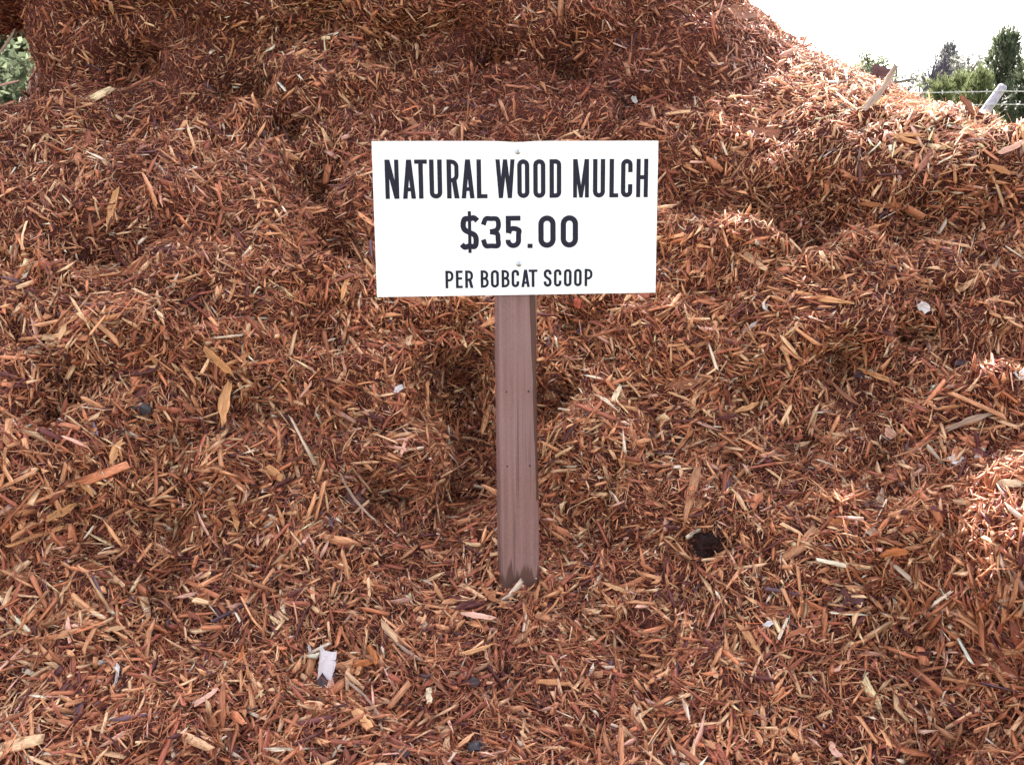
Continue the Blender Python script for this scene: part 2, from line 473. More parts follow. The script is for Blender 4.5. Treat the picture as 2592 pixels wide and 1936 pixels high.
pc = np.array([p[0] for p in PALETTE]); pw = np.array([p[1] for p in PALETTE]); pw = pw / pw.sum()
def tints(P, dark=1.0, jit=0.19, red=0.0):
    n = len(P)
    k = rng.choice(len(pc), n, p=pw)
    c = pc[k] * np.exp(rng.normal(0, jit, n))[:, None]
    wet = np.clip(0.42 + 1.25 * vnoise(P * 1.9, 51) + 0.6 * vnoise(P * 5.0, 52) + 0.55 * (P[:, 2] - 1.3) - 0.3 * np.clip(P[:, 0], 0, 1), 0, 1)
    mul = 1 - wet[:, None] * np.array([0.36, 0.48, 0.45])          # damp patches are deeper and redder
    c = c * mul * dark
    sun_pale = np.clip((P[:, 0] - .6) / .3, 0, 1) * np.clip((P[:, 2] - 1.36) / .12, 0, 1)      # crest chips made paler, strong sunlight painted into their colour
    c = c + sun_pale[:, None] * (c * .32 + np.array([.15, .135, .11]))
    c = c * (1 - red * np.array([0.0, .25, .35]))
    return np.clip(c, 0.008, 0.85)

def grade(P):
    up = np.clip((P[:, 2] - .9) / .9, 0, 1)
    return np.clip((1.12 - .42 * up) * (1 + .28 * vnoise(P * 3.3, 61)), .45, 1.4)

def section(w_, t_):
    return np.stack([np.stack([-w_, -t_], -1), np.stack([w_, -t_ * .6], -1), np.stack([w_ * .9, t_], -1), np.stack([-w_ * .95, t_ * .7], -1)], 1)

def splinters(n, Lm, Ls, ratio, tilt, roll, lift, dark=1.0):
    P, N = scatter(n); A, B, C = frames(P, N, tilt, roll)
    L = np.clip(Lm * grade(P) * np.exp(rng.normal(0, Ls, n)), .008, .14)
    W = np.clip(L * rng.uniform(*ratio, n), .0016, .011); T = W * rng.uniform(.22, .6, n)
    bend = rng.normal(0, .05, n) * L; curve = rng.normal(0, .05, n) * L
    V = np.zeros((n, 10, 3))
    V[:, 0] = np.stack([-L * .5, rng.normal(0, .35, n) * W, 0 * L], 1)
    V[:, 9] = np.stack([L * .5, rng.normal(0, .35, n) * W, 0 * L], 1)
    for q, (t0, lo, hi) in enumerate([(-.34, .6, 1.0), (.30, .55, 1.05)]):
        tt = t0 + rng.uniform(-.13, .13, n)
        sc = section(W * .5 * rng.uniform(lo, hi, n), T * .5 * rng.uniform(.7, 1.1, n))
        V[:, 1 + 4*q:5 + 4*q, 0] = (tt * L)[:, None] + rng.normal(0, .03, (n, 4)) * L[:, None]
        V[:, 1 + 4*q:5 + 4*q, 1:] = sc
    u = V[:, :, 0] / L[:, None] * 2
    V[:, :, 2] += bend[:, None] * u**2; V[:, :, 1] += curve[:, None] * u**2
    tf = [(0, 2, 1), (0, 3, 2), (0, 4, 3), (0, 1, 4)]
    for k in range(4):
        a, b = 1 + k, 1 + (k + 1) % 4
        tf += [(a, b, b + 4), (a, b + 4, a + 4)]
    tf += [(9, 5, 6), (9, 6, 7), (9, 7, 8), (9, 8, 5)]
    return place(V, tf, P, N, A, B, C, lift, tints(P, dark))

def shards(n, Lm, Ls, ratio, tilt, roll, lift, dark=1.0):
    P, N = scatter(n); A, B, C = frames(P, N, tilt, roll)
    L = np.clip(Lm * grade(P) * np.exp(rng.normal(0, Ls, n)), .006, .12)
    W = np.clip(L * rng.uniform(*ratio, n), .0014, .010); T = W * rng.uniform(.25, .7, n)
    V = np.zeros((n, 6, 3))                      # a split stick: three faces, parallel sides, obliquely snapped ends
    bend = rng.normal(0, .03, n) * L
    for q, (sg, lo, hi) in enumerate([(-.5, .45, 1.05), (.5, .3, 1.0)]):
        k = rng.uniform(lo, hi, n)
        x = sg * L
        V[:, 3*q] = np.stack([x + rng.normal(0, .10, n) * L, -W * .5 * k, -T * .35 * k], 1)
        V[:, 3*q + 1] = np.stack([x + rng.normal(0, .10, n) * L, W * .5 * k, -T * .35 * k], 1)
        V[:, 3*q + 2] = np.stack([x + rng.normal(0, .06, n) * L, rng.normal(0, .15, n) * W, T * .55 * k], 1)
        V[:, 3*q:3*q + 3, 1] += (sg * bend)[:, None]
    tf = [(0, 2, 1), (3, 4, 5)]
    for k in range(3):
        b_ = (k + 1) % 3
        tf += [(k, b_, b_ + 3), (k, b_ + 3, k + 3)]
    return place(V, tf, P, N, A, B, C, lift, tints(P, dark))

def slivers(n, Lm, Ls, ratio, tilt, roll, lift, dark=1.0):
    P, N = scatter(n); A, B, C = frames(P, N, tilt, roll)
    L = np.clip(Lm * grade(P) * np.exp(rng.normal(0, Ls, n)), .006, .12)
    W = np.clip(L * rng.uniform(*ratio, n), .0014, .010); T = W * rng.uniform(.25, .7, n)
    V = np.zeros((n, 6, 3))
    V[:, 0] = np.stack([-L * .5, rng.normal(0, .5, n) * W, rng.normal(0, .4, n) * W], 1)
    V[:, 5] = np.stack([L * .5, rng.normal(0, .5, n) * W, rng.normal(0, .4, n) * W], 1)
    V[:, 1:5, 0] = (rng.uniform(-.30, .30, n)[:, None] + rng.normal(0, .12, (n, 4))) * L[:, None]
    V[:, 1:5, 1:] = section(W * .5, T * .5)
    tf = [(0, 2, 1), (0, 3, 2), (0, 4, 3), (0, 1, 4), (5, 1, 2), (5, 2, 3), (5, 3, 4), (5, 4, 1)]
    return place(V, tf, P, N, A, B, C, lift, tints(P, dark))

def slabs(n, Lm, Ls, ratio, tilt, roll, lift, dark=1.0):
    P, N = scatter(n); A, B, C = frames(P, N, tilt, roll)
    L = np.clip(Lm * grade(P) * np.exp(rng.normal(0, Ls, n)), .008, .12)
    W = np.clip(L * rng.uniform(*ratio, n), .003, .024); T = np.clip(W * rng.uniform(.15, .4, n), .001, .005)
    bend = rng.normal(0, .06, n) * L
    V = np.zeros((n, 12, 3))
    for q, (t0, lo, hi, jag) in enumerate([(-.5, .35, .95, .09), (0, .8, 1.1, .02), (.5, .3, .95, .09)]):
        sc = section(W * .5 * rng.uniform(lo, hi, n), T * .5)
        V[:, 4*q:4*q + 4, 0] = (t0 + rng.normal(0, jag, (n, 4))) * L[:, None]
        V[:, 4*q:4*q + 4, 1:] = sc
    V[:, 8:, 1] += (rng.normal(0, .25, n) * W)[:, None]
    u = V[:, :, 0] / L[:, None] * 2
    V[:, :, 2] += bend[:, None] * u**2
    tf = [(0, 2, 1), (0, 3, 2)]
    for q in range(2):
        for k in range(4):
            a, b = 4*q + k, 4*q + (k + 1) % 4
            tf += [(a, b, b + 4), (a, b + 4, a + 4)]
    tf += [(8, 9, 10), (8, 10, 11)]
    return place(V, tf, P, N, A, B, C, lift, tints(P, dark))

def fibres(n, Lm, Ls, wlo, whi, tilt, lift, dark=1.0):
    P, N = scatter(n); A, B, C = frames(P, N, tilt, 1.0, .4)
    L = np.clip(Lm * grade(P) * np.exp(rng.normal(0, Ls, n)), .008, .13)
    W = rng.uniform(wlo, whi, n)
    by, bz = rng.normal(0, .12, n) * L, rng.normal(0, .08, n) * L
    V = np.zeros((n, 9, 3))
    for q, (t0, s0) in enumerate([(-.5, .45), (0, 1.0), (.5, .35)]):
        for k in range(3):
            a = 2 * math.pi * k / 3
            V[:, 3*q + k, 0] = t0 * L
            V[:, 3*q + k, 1] = np.cos(a) * W * .5 * s0 + by * (2*t0)**2
            V[:, 3*q + k, 2] = np.sin(a) * W * .35 * s0 + bz * (2*t0)**2
    tf = []
    for q in range(2):
        for k in range(3):
            a, b = 3*q + k, 3*q + (k + 1) % 3
            tf += [(a, b, b + 3), (a, b + 3, a + 3)]
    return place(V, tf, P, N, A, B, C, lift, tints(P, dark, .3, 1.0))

def mat_fibres(n, Lm, Ls, wlo, whi, tilt, lift, dark=1.0):
    P, N = scatter(n); A, B, C = frames(P, N, tilt, 1.0, .5)
    L = np.clip(Lm * grade(P) * np.exp(rng.normal(0, Ls, n)), .006, .07)
    W = rng.uniform(wlo, whi, n)
    V = np.zeros((n, 6, 3))
    for q, (t0, s0) in enumerate([(-.5, 1.0), (.5, .5)]):
        for k in range(3):
            a = 2 * math.pi * k / 3
            V[:, 3*q + k, 0] = t0 * L; V[:, 3*q + k, 1] = np.cos(a) * W * .5 * s0; V[:, 3*q + k, 2] = np.sin(a) * W * .4 * s0
    tf = []
    for k in range(3):
        b = (k + 1) % 3
        tf += [(k, b, b + 3), (k, b + 3, k + 3)]
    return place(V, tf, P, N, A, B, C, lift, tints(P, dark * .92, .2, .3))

def place(V, tf, P, N, A, B, C, lift, tint):
    n, k, _ = V.shape
    up = rng.uniform(lift[0], lift[1], n)
    Wd = P[:, None] + N[:, None] * up[:, None, None] + A[:, None] * V[:, :, 0:1] + B[:, None] * V[:, :, 1:2] + C[:, None] * V[:, :, 2:3]
    F = (np.arange(n)[:, None, None] * k + np.array(tf)[None]).reshape(-1, 3)
    tn = np.repeat(tint, k, 0)
    gr = V + rng.uniform(-40, 40, (n, 1, 3))
    return Wd.reshape(-1, 3), F, tn, gr.reshape(-1, 3)

def merge(name, lists):
    Vs, Fs, Ts, Gs, off = [], [], [], [], 0
    for v, f, t, g in lists:
        Vs.append(v); Fs.append(f + off); Ts.append(t); Gs.append(g); off += len(v)
    me = tri_mesh(name, np.concatenate(Vs), np.concatenate(Fs), M_CHIP, np.concatenate(Ts), np.concatenate(Gs))
    o = link(bpy.data.objects.new(name, me), pile)
    o.matrix_parent_inverse = Matrix.Translation((0, -2.6, 0))
    o['kind'] = 'stuff'
    return o

merge('loose_chips', [
    mat_fibres(106000, .024, .45, .0012, .0036, .32, (-.002, .009)),
    shards(16000, .028, .42, (.09, .22), .42, .8, (-.008, .007)),
    slivers(30000, .028, .42, (.10, .26), .42, .8, (-.008, .007)),
    splinters(28000, .038, .50, (.07, .20), .44, .8, (-.004, .017)),
    shards(15000, .030, .50, (.06, .18), .46, .9, (-.003, .017)),
    slivers(32000, .031, .50, (.08, .22), .46, .9, (-.003, .017)),
    slabs(7000, .026, .50, (.18, .45), .44, .8, (-.003, .014)),
    fibres(46000, .037, .55, .0007, .0022, .46, (-.003, .019)),
    slivers(14000, .014, .35, (.22, .6), .6, 1.0, (.0, .015)),
])

# ------------------------------------------------------------------ the sign: post, panel, lettering, screws
def post_material():
    m, nt, b = mat_new('weathered_post')
    L = nt.links.new; N = nt.nodes.new
    tc = N('ShaderNodeTexCoord')
    sep = N('ShaderNodeSeparateXYZ'); L(tc.outputs['Object'], sep.inputs[0])
    mp = N('ShaderNodeMapping'); mp.inputs['Scale'].default_value = (95, 95, 2.2)
    nz = N('ShaderNodeTexNoise'); nz.inputs['Scale'].default_value = 1.0; nz.inputs['Detail'].default_value = 5
    L(tc.outputs['Object'], mp.inputs[0]); L(mp.outputs[0], nz.inputs['Vector'])
    rp = N('ShaderNodeValToRGB')
    rp.color_ramp.elements[0].position = .25; rp.color_ramp.elements[0].color = (.150, .072, .060, 1)
    rp.color_ramp.elements[1].position = .75; rp.color_ramp.elements[1].color = (.300, .158, .140, 1)
    L(nz.outputs[0], rp.inputs[0])
    # greyer weathered bloom in broad patches
    nb = N('ShaderNodeTexNoise'); nb.inputs['Scale'].default_value = 6.0; nb.inputs['Detail'].default_value = 3
    L(tc.outputs['Object'], nb.inputs['Vector'])
    rb = N('ShaderNodeMapRange'); rb.inputs['From Min'].default_value = .4; rb.inputs['From Max'].default_value = .7
    rb.inputs['To Max'].default_value = .55; L(nb.outputs[0], rb.inputs['Value'])
    mg = N('ShaderNodeMix'); mg.data_type = 'RGBA'; mg.inputs[7].default_value = (.260, .165, .170, 1)
    L(rb.outputs[0], mg.inputs['Factor']); L(rp.outputs[0], mg.inputs[6])
    # fine speckle
    ns = N('ShaderNodeTexNoise'); ns.inputs['Scale'].default_value = 420.0; L(tc.outputs['Object'], ns.inputs['Vector'])
    rs = N('ShaderNodeMapRange'); rs.inputs['From Min'].default_value = .3; rs.inputs['From Max'].default_value = .7
    rs.inputs['To Min'].default_value = .86; rs.inputs['To Max'].default_value = 1.12; L(ns.outputs[0], rs.inputs['Value'])
    ms = N('ShaderNodeMix'); ms.data_type = 'RGBA'; ms.blend_type = 'MULTIPLY'; ms.inputs['Factor'].default_value = 1
    L(mg.outputs[2], ms.inputs[6]); L(rs.outputs[0], ms.inputs[7])
    # drying checks: hair-thin dark lines along the grain
    mc = N('ShaderNodeMapping'); mc.inputs['Scale'].default_value = (260, 260, 2.6); L(tc.outputs['Object'], mc.inputs[0])
    nc = N('ShaderNodeTexNoise'); nc.inputs['Scale'].default_value = 1.0; nc.inputs['Detail'].default_value = 2; L(mc.outputs[0], nc.inputs['Vector'])
    rc = N('ShaderNodeMapRange'); rc.inputs['From Min'].default_value = .30; rc.inputs['From Max'].default_value = .40
    rc.inputs['To Min'].default_value = .45; rc.inputs['To Max'].default_value = 1.0; L(nc.outputs[0], rc.inputs['Value'])
    mcc = N('ShaderNodeMix'); mcc.data_type = 'RGBA'; mcc.blend_type = 'MULTIPLY'; mcc.inputs['Factor'].default_value = 1
    L(ms.outputs[2], mcc.inputs[6]); L(rc.outputs[0], mcc.inputs[7]); ms = mcc
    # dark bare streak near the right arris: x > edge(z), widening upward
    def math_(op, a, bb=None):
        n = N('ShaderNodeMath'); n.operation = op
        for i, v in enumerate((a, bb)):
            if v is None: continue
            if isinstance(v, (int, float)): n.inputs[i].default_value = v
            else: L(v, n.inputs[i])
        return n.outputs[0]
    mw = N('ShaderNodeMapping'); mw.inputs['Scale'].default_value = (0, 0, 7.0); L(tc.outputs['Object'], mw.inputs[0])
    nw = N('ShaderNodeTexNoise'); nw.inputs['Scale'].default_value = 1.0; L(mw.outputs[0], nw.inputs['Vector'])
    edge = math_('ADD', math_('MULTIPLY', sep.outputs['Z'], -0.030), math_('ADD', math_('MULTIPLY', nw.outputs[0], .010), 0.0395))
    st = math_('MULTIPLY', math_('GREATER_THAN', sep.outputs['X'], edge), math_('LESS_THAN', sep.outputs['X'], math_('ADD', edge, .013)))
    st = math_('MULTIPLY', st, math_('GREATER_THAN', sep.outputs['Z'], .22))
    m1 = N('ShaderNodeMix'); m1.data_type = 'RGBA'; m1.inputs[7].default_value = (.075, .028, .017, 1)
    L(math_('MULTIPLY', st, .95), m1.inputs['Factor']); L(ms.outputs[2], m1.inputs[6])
    # wet jagged stain at the foot
    mj = N('ShaderNodeMapping'); mj.inputs['Scale'].default_value = (95, 95, 2.0); L(tc.outputs['Object'], mj.inputs[0])
    nj = N('ShaderNodeTexNoise'); nj.inputs['Scale'].default_value = 1.0; nj.inputs['Detail'].default_value = 2; L(mj.outputs[0], nj.inputs['Vector'])
    mk = N('ShaderNodeMapping'); mk.inputs['Scale'].default_value = (34, 34, 0.6); mk.inputs['Location'].default_value = (3.3, 0, 0); L(tc.outputs['Object'], mk.inputs[0])
    nk = N('ShaderNodeTexNoise'); nk.inputs['Scale'].default_value = 1.0; nk.inputs['Detail'].default_value = 1; L(mk.outputs[0], nk.inputs['Vector'])
    lim = math_('ADD', math_('MULTIPLY', math_('POWER', nj.outputs[0], 2.5), .16), math_('ADD', math_('MULTIPLY', math_('POWER', nk.outputs[0], 3.0), .16), .004))
    rw = N('ShaderNodeMapRange'); rw.inputs['From Min'].default_value = -.008; rw.inputs['From Max'].default_value = .008
    L(math_('SUBTRACT', lim, sep.outputs['Z']), rw.inputs['Value']); wet = rw.outputs[0]
    m2 = N('ShaderNodeMix'); m2.data_type = 'RGBA'; m2.inputs[7].default_value = (.075, .028, .016, 1)
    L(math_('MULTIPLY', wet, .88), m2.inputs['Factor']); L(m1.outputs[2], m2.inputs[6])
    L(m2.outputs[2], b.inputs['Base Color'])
    bp = N('ShaderNodeBump'); bp.inputs['Strength'].default_value = .35; bp.inputs['Distance'].default_value = .0015
    L(nz.outputs[0], bp.inputs['Height']); L(bp.outputs[0], b.inputs['Normal'])
    b.inputs['Roughness'].default_value = .62
    b.inputs['Specular IOR Level'].default_value = .4
    return m

SIGN_YAW, SIGN_LEAN = R(5.0), R(6.0)
sign = empty('mulch_sign', FOOT, (-SIGN_LEAN, 0, SIGN_YAW))
tag(sign, 'white price sign reading NATURAL WOOD MULCH on a brown timber post', 'sign')
PW = 0.089          # a four-by-four post
SW, SH = 0.588, 0.3135
SZ = 0.830          # panel centre above the foot, along the post

def build_post():
    r, h = 0.009, PW / 2
    prof = []
    for cx, cy, a0 in ((h - r, h - r, 0), (-h + r, h - r, 90), (-h + r, -h + r, 180), (h - r, -h + r, 270)):
        for k in range(5):
            a = R(a0 + k * 22.5)
            prof.append((cx + r * math.cos(a), cy + r * math.sin(a)))
    zs = [-0.45] + list(np.linspace(-.2, SZ + SH/2 - .012, 26))
    verts, faces = [], []
    n = len(prof)
    for i, z in enumerate(zs):
        for (x, y) in prof:
            # slight waney edge on the right front arris
            wz = 0.004 * math.exp(-((z - .5) / .25) ** 2) if (x > h - 2*r and y < -h + 2*r) else 0
            verts.append((x - wz, y + wz * .6, z))
    for i in range(len(zs) - 1):
        for k in range(n):
            faces.append((i*n + k, i*n + (k+1) % n, (i+1)*n + (k+1) % n, (i+1)*n + k))
    faces.append(tuple(range((len(zs)-1)*n, len(zs)*n)))
    o = pydata('post', verts, faces, post_material(), sign)
    o.data.polygons.foreach_set('use_smooth', [len(p.vertices) == 4 for p in o.data.polygons])
    # small nail holes in two pairs
    mh = simple('nail_hole', (.05, .03, .035), .8, .2, .2)
    for (x, z) in ((-.026, .465), (.022, .465), (-.026, .300), (.024, .300)):
        bm = bmesh.new()
        bmesh.ops.create_cone(bm, cap_ends=True, segments=10, radius1=.0022, radius2=.0016, depth=.0016, matrix=Matrix.Translation((x, -h - .0002, z)) @ Matrix.Rotation(R(90), 4, 'X'))
        from_bm('nail_head', bm, mh, o)
    return o
post = build_post()

def build_panel():
    m, nt, b = mat_new('white_sign_face')
    L = nt.links.new; N = nt.nodes.new
    tc = N('ShaderNodeTexCoord')
    nz = N('ShaderNodeTexNoise'); nz.inputs['Scale'].default_value = 9; nz.inputs['Detail'].default_value = 6
    rp = N('ShaderNodeValToRGB')
    rp.color_ramp.elements[0].position = .3; rp.color_ramp.elements[0].color = (.84, .84, .845, 1)
    rp.color_ramp.elements[1].position = .6; rp.color_ramp.elements[1].color = (.88, .88, .88, 1)
    L(tc.outputs['Object'], nz.inputs['Vector']); L(nz.outputs[0], rp.inputs[0]); L(rp.outputs[0], b.inputs['Base Color'])
    b.inputs['Roughness'].default_value = .45; b.inputs['Specular IOR Level'].default_value = .4
    nx, nz_, th = 49, 29, .003
    verts, faces = [], []
    def dent(x, z):     # pulled in by the top screw, the top edge curling back out
        return .0045 * math.exp(-((x) / .030) ** 2) * math.exp(-((z - SH * .47) / .022) ** 2) + .0012 * math.sin(x * 9 + z * 4)
    for side in (0, 1):
        for j in range(nz_):
            for i in range(nx):
                x = (i / (nx - 1) - .5) * SW; z = (j / (nz_ - 1) - .5) * SH
                d = dent(x, z)
                verts.append((x, (0 if side == 0 else th) + d, z - (.002 * math.exp(-(x / .03) ** 2) if j == nz_ - 1 else 0)))
    q = lambda s, i, j: s * nx * nz_ + j * nx + i
    for j in range(nz_ - 1):
        for i in range(nx - 1):
            faces.append((q(0, i, j), q(0, i+1, j), q(0, i+1, j+1), q(0, i, j+1)))
            faces.append((q(1, i, j), q(1, i, j+1), q(1, i+1, j+1), q(1, i+1, j)))
    for i in range(nx - 1):
        faces.append((q(0, i, 0), q(1, i, 0), q(1, i+1, 0), q(0, i+1, 0)))
        faces.append((q(0, i, nz_-1), q(0, i+1, nz_-1), q(1, i+1, nz_-1), q(1, i, nz_-1)))
    for j in range(nz_ - 1):
        faces.append((q(0, 0, j), q(0, 0, j+1), q(1, 0, j+1), q(1, 0, j)))
        faces.append((q(0, nx-1, j), q(1, nx-1, j), q(1, nx-1, j+1), q(0, nx-1, j+1)))
    o = pydata('panel', verts, faces, m, sign)
    o.data.materials.append(simple('board_edge', (.42, .41, .43), .6, .3, .2, 60))
    nf = 2 * (nx - 1) * (nz_ - 1)
    for p_ in list(o.data.polygons)[nf:]: p_.material_index = 1
    o.location = (0, -PW / 2 - .0075, SZ)
    o['label'] = 'white rectangular sign board'
    return o, dent
panel, panel_dent = build_panel()

# --- lettering: condensed capitals cut as flat shapes
def stroke(path, s, closed=False):
    P = [Vector((p[0], p[1])) for p in path]
    n = len(P); quads = []; Lf, Rt = [], []
    for i in range(n):
        a = P[(i - 1) % n] if (closed or i > 0) else None
        b = P[(i + 1) % n] if (closed or i < n - 1) else None
        d1 = (P[i] - a).normalized() if a is not None else None
        d2 = (b - P[i]).normalized() if b is not None else None
        if d1 is None: d1 = d2
        if d2 is None: d2 = d1
        n1 = Vector((-d1.y, d1.x)); n2 = Vector((-d2.y, d2.x))
        mm = (n1 + n2)
        if mm.length < 1e-6: mm = n1
        mm.normalize()
        k = s / 2 / max(.35, mm.dot(n1))
        Lf.append(P[i] + mm * k); Rt.append(P[i] - mm * k)
    m = n if closed else n - 1
    for i in range(m):
        j = (i + 1) % n
        quads.append([Lf[i], Rt[i], Rt[j], Lf[j]])
    return quads

def arc(cx, cy, rx, ry, a0, a1, n=12):
    return [(cx + rx * math.cos(R(a0 + (a1 - a0) * k / n)), cy + ry * math.sin(R(a0 + (a1 - a0) * k / n))) for k in range(n + 1)]

def rect(x0, y0, x1, y1):
    return [[Vector((x0, y0)), Vector((x1, y0)), Vector((x1, y1)), Vector((x0, y1))]]

def poly(*pts):
    return [[Vector(p) for p in pts]]

def spline(pts, n=10):
    out = []
    P = [pts[0]] + list(pts) + [pts[-1]]
    for i in range(1, len(P) - 2):
        for k in range(n):
            t = k / n
            out.append(tuple(.5 * ((2*P[i][c]) + (-P[i-1][c] + P[i+1][c]) * t + (2*P[i-1][c] - 5*P[i][c] + 4*P[i+1][c] - P[i+2][c]) * t*t
                                   + (-P[i-1][c] + 3*P[i][c] - 3*P[i+1][c] + P[i+2][c]) * t**3) for c in (0, 1)))
    out.append(tuple(pts[-1]))
    return out

def glyph(ch, w, h, s):
    """list of layers, each a list of polygons, in a box w x h with stroke s"""
    e = s / 2; r = w / 2 - e; t = s * .92
    if ch == 'O' or ch == '0':
        path = arc(w/2, h - e - r, r, r, 0, 180, 14) + arc(w/2, e + r, r, r, 180, 360, 14)
        return [stroke(path, s, True)]
    if ch == 'U':
        return [stroke([(e, h)] + arc(w/2, e + r, r, r, 180, 360, 16) + [(w - e, h)], s)]
    if ch == 'C':
        return [stroke([(w - e, h * .655)] + arc(w/2, h - e - r, r, r, 0, 180, 14) + arc(w/2, e + r, r, r, 180, 360, 14) + [(w - e, h * .345)], s)]
    if ch == 'D':
        q = r * .95
        path = [(e, e)] + arc(w - e - q, e + q, q, q, -90, 0, 8) + arc(w - e - q, h - e - q, q, q, 0, 90, 8) + [(e, h - e)]
        return [stroke(path, s, True)]
    if ch in 'PR':
        mid = h * (.47 if ch == 'R' else .45); rr = min((h - e - mid) / 2, w * .42)
        bowl = [(s * .9, h - e)] + arc(w - e - rr, h - e - rr, rr, rr, 90, 0, 8) + arc(w - e - rr, mid + rr, rr, rr, 0, -90, 8) + [(s * .9, mid)]
        out = [rect(0, 0, s, h), stroke(bowl, t)]
        if ch == 'R':
            out.append(poly((w * .40, mid), (w * .40 + s * 1.08, mid), (w * 1.03, 0), (w * 1.03 - s * 1.1, 0)))
        return out
    if ch == 'B':
        mid = h * .52; r1 = min((h - e - mid) / 2, w * .40); r2 = min((mid - e) / 2, w * .42); wi = w * .95
        up = [(s * .9, h - e)] + arc(wi - e - r1, h - e - r1, r1, r1, 90, 0, 8) + arc(wi - e - r1, mid + r1, r1, r1, 0, -90, 8) + [(s * .9, mid)]
        lo = [(s * .9, mid)] + arc(w - e - r2, mid - r2, r2, r2, 90, 0, 8) + arc(w - e - r2, e + r2, r2, r2, 0, -90, 8) + [(s * .9, e)]
        return [rect(0, 0, s, h), stroke(up, t), stroke(lo, t)]
    if ch == 'A':
        a = .55 * s; k = (w / 2 - a) / h; yi = (w / 2 - s) / k
        y0, y1 = h * .19, h * .19 + s * .85
        return [poly((0, 0), (s, 0), (w/2, yi), (w/2, h), (w/2 - a, h)), poly((w, 0), (w/2 + a, h), (w/2, h), (w/2, yi), (w - s, 0)),
                poly((s + k*y0 - .1*s, y0), (w - s - k*y0 + .1*s, y0), (w - s - k*y1 + .1*s, y1), (s + k*y1 - .1*s, y1))]
    if ch == 'N':
        return [rect(0, 0, s*.95, h), rect(w - s*.95, 0, w, h), poly((0, h), (s * 1.08, h), (w, 0), (w - s * 1.08, 0))]
    if ch == 'M':
        return [rect(0, 0, s*.9, h), rect(w - s*.9, 0, w, h), poly((0, h), (s, h), (w/2 + .38*s, 0), (w/2 - .38*s, 0)), poly((w, h), (w - s, h), (w/2 - .38*s, 0), (w/2 + .38*s, 0))]
    if ch == 'W':
        a, q = .46 * s, .265 * w
        return [poly((0, h), (s*.95, h), (q + a, 0), (q - a, 0)), poly((w/2 - a, h), (w/2 + a, h), (q + a, 0), (q - a, 0)),
                poly((w/2 - a, h), (w/2 + a, h), (w - q + a, 0), (w - q - a, 0)), poly((w, h), (w - s*.95, h), (w - q - a, 0), (w - q + a, 0))]
    if ch == 'T':
        return [rect(0, h - t, w, h), rect(w/2 - e, 0, w/2 + e, h - t * .5)]
    if ch == 'L':
        return [rect(0, 0, s, h), rect(s * .9, 0, w, t)]
    if ch == 'H':
        return [rect(0, 0, s*.95, h), rect(w - s*.95, 0, w, h), rect(s * .9, h * .47, w - s * .9, h * .47 + t)]
    if ch == 'E':
        return [rect(0, 0, s, h), rect(s*.9, 0, w, t), rect(s*.9, h - t, w, h), rect(s*.9, h*.48, w*.92, h*.48 + t)]
    if ch in 'S$':
        y1 = h - e - r
        p = [(w - e, h * .70)] + arc(w/2, y1, r, r, 0, 180, 10) + spline([(e, h * .70), (e + r * .25, h * .595), (w/2, h * .50), (w - e - r * .25, h * .405), (w - e, h * .30)], 6) + arc(w/2, e + r, r, r, 0, -180, 10) + [(e, h * .31)]
        if ch == '$':
            p = spline([(w * .93, h * .855), (w * .74, h * .945), (w*.5, h - e), (w * .23, h * .91), (e, h * .74), (w * .22, h * .59), (w * .5, h * .50), (w * .78, h * .41), (w - e, h * .25), (w * .77, h * .075), (w*.46, e), (w * .22, h*.05), (w * .05, h * .14)], 6)
            return [stroke(p, s), rect(w/2 - s*.30, -h*.13, w/2 + s*.30, h*1.15)]
        return [stroke(p, s)]
    if ch == '3':
        p = spline([(w*.06, h*.73), (w*.20, h*.91), (w*.48, h - e), (w*.80, h*.90), (w*.89, h*.73), (w*.78, h*.57), (w*.42, h*.515)], 7)
        q = spline([(w*.42, h*.515), (w*.80, h*.46), (w - e, h*.285), (w*.84, h*.09), (w*.48, e), (w*.18, h*.09), (w*.05, h*.28)], 7)
        return [stroke(p, s * .92), stroke(q, s * .92)]
    if ch == '5':
        rr = w/2 - e
        p = [(w*.02 + e, h*.48), (w*.02 + e, h*.50)] + []
        bowl = spline([(s*.62, h*.46), (w*.30, h*.575), (w*.55, h*.61), (w*.86, h*.55), (w - e, h*.44)], 6)[:-1] + [(w - e, h*.40)] + arc(w/2, e + rr, rr, rr, 0, -180, 14) + [(e, h*.265)]
        return [rect(w*.03, h*.47, w*.03 + s*.95, h), rect(w*.03 + s*.9, h - t, w*.96, h), stroke(bowl, s * .95)]
    if ch == '.':
        return [rect(0, 0, w, h)]
    return []

M_INK = simple('navy_vinyl', (.014, .011, .026), .6, .22, .10, 300)
def text_line(items, ptop, pbot, x0p, span, v0, v1, s):
    """items: (char, x_left, x_right) in measured units; the line's top/bottom and the panel's left edge/width in the same units"""
    k = SW / span
    V, F = [], []; lay = 0
    hz = (v1 - v0) * SH
    ky = hz / (pbot - ptop)
    for ch, a, b_ in items:
        w_, h_ = (b_ - a), (pbot - ptop)
        if ch == '.': h_ = (b_ - a) * .85
        for layer in glyph(ch, w_, h_, s):
            lay += 1
            for pg in layer:
                base = len(V)
                for p in pg:
                    x = (a + p.x - x0p) * k - SW / 2
                    z = SH / 2 - v1 * SH + p.y * ky
                    V.append((x, panel_dent(x, z) - .0005 - .00003 * (lay % 12), z))
                F.append(tuple(range(base, base + len(pg))))
    return V, F

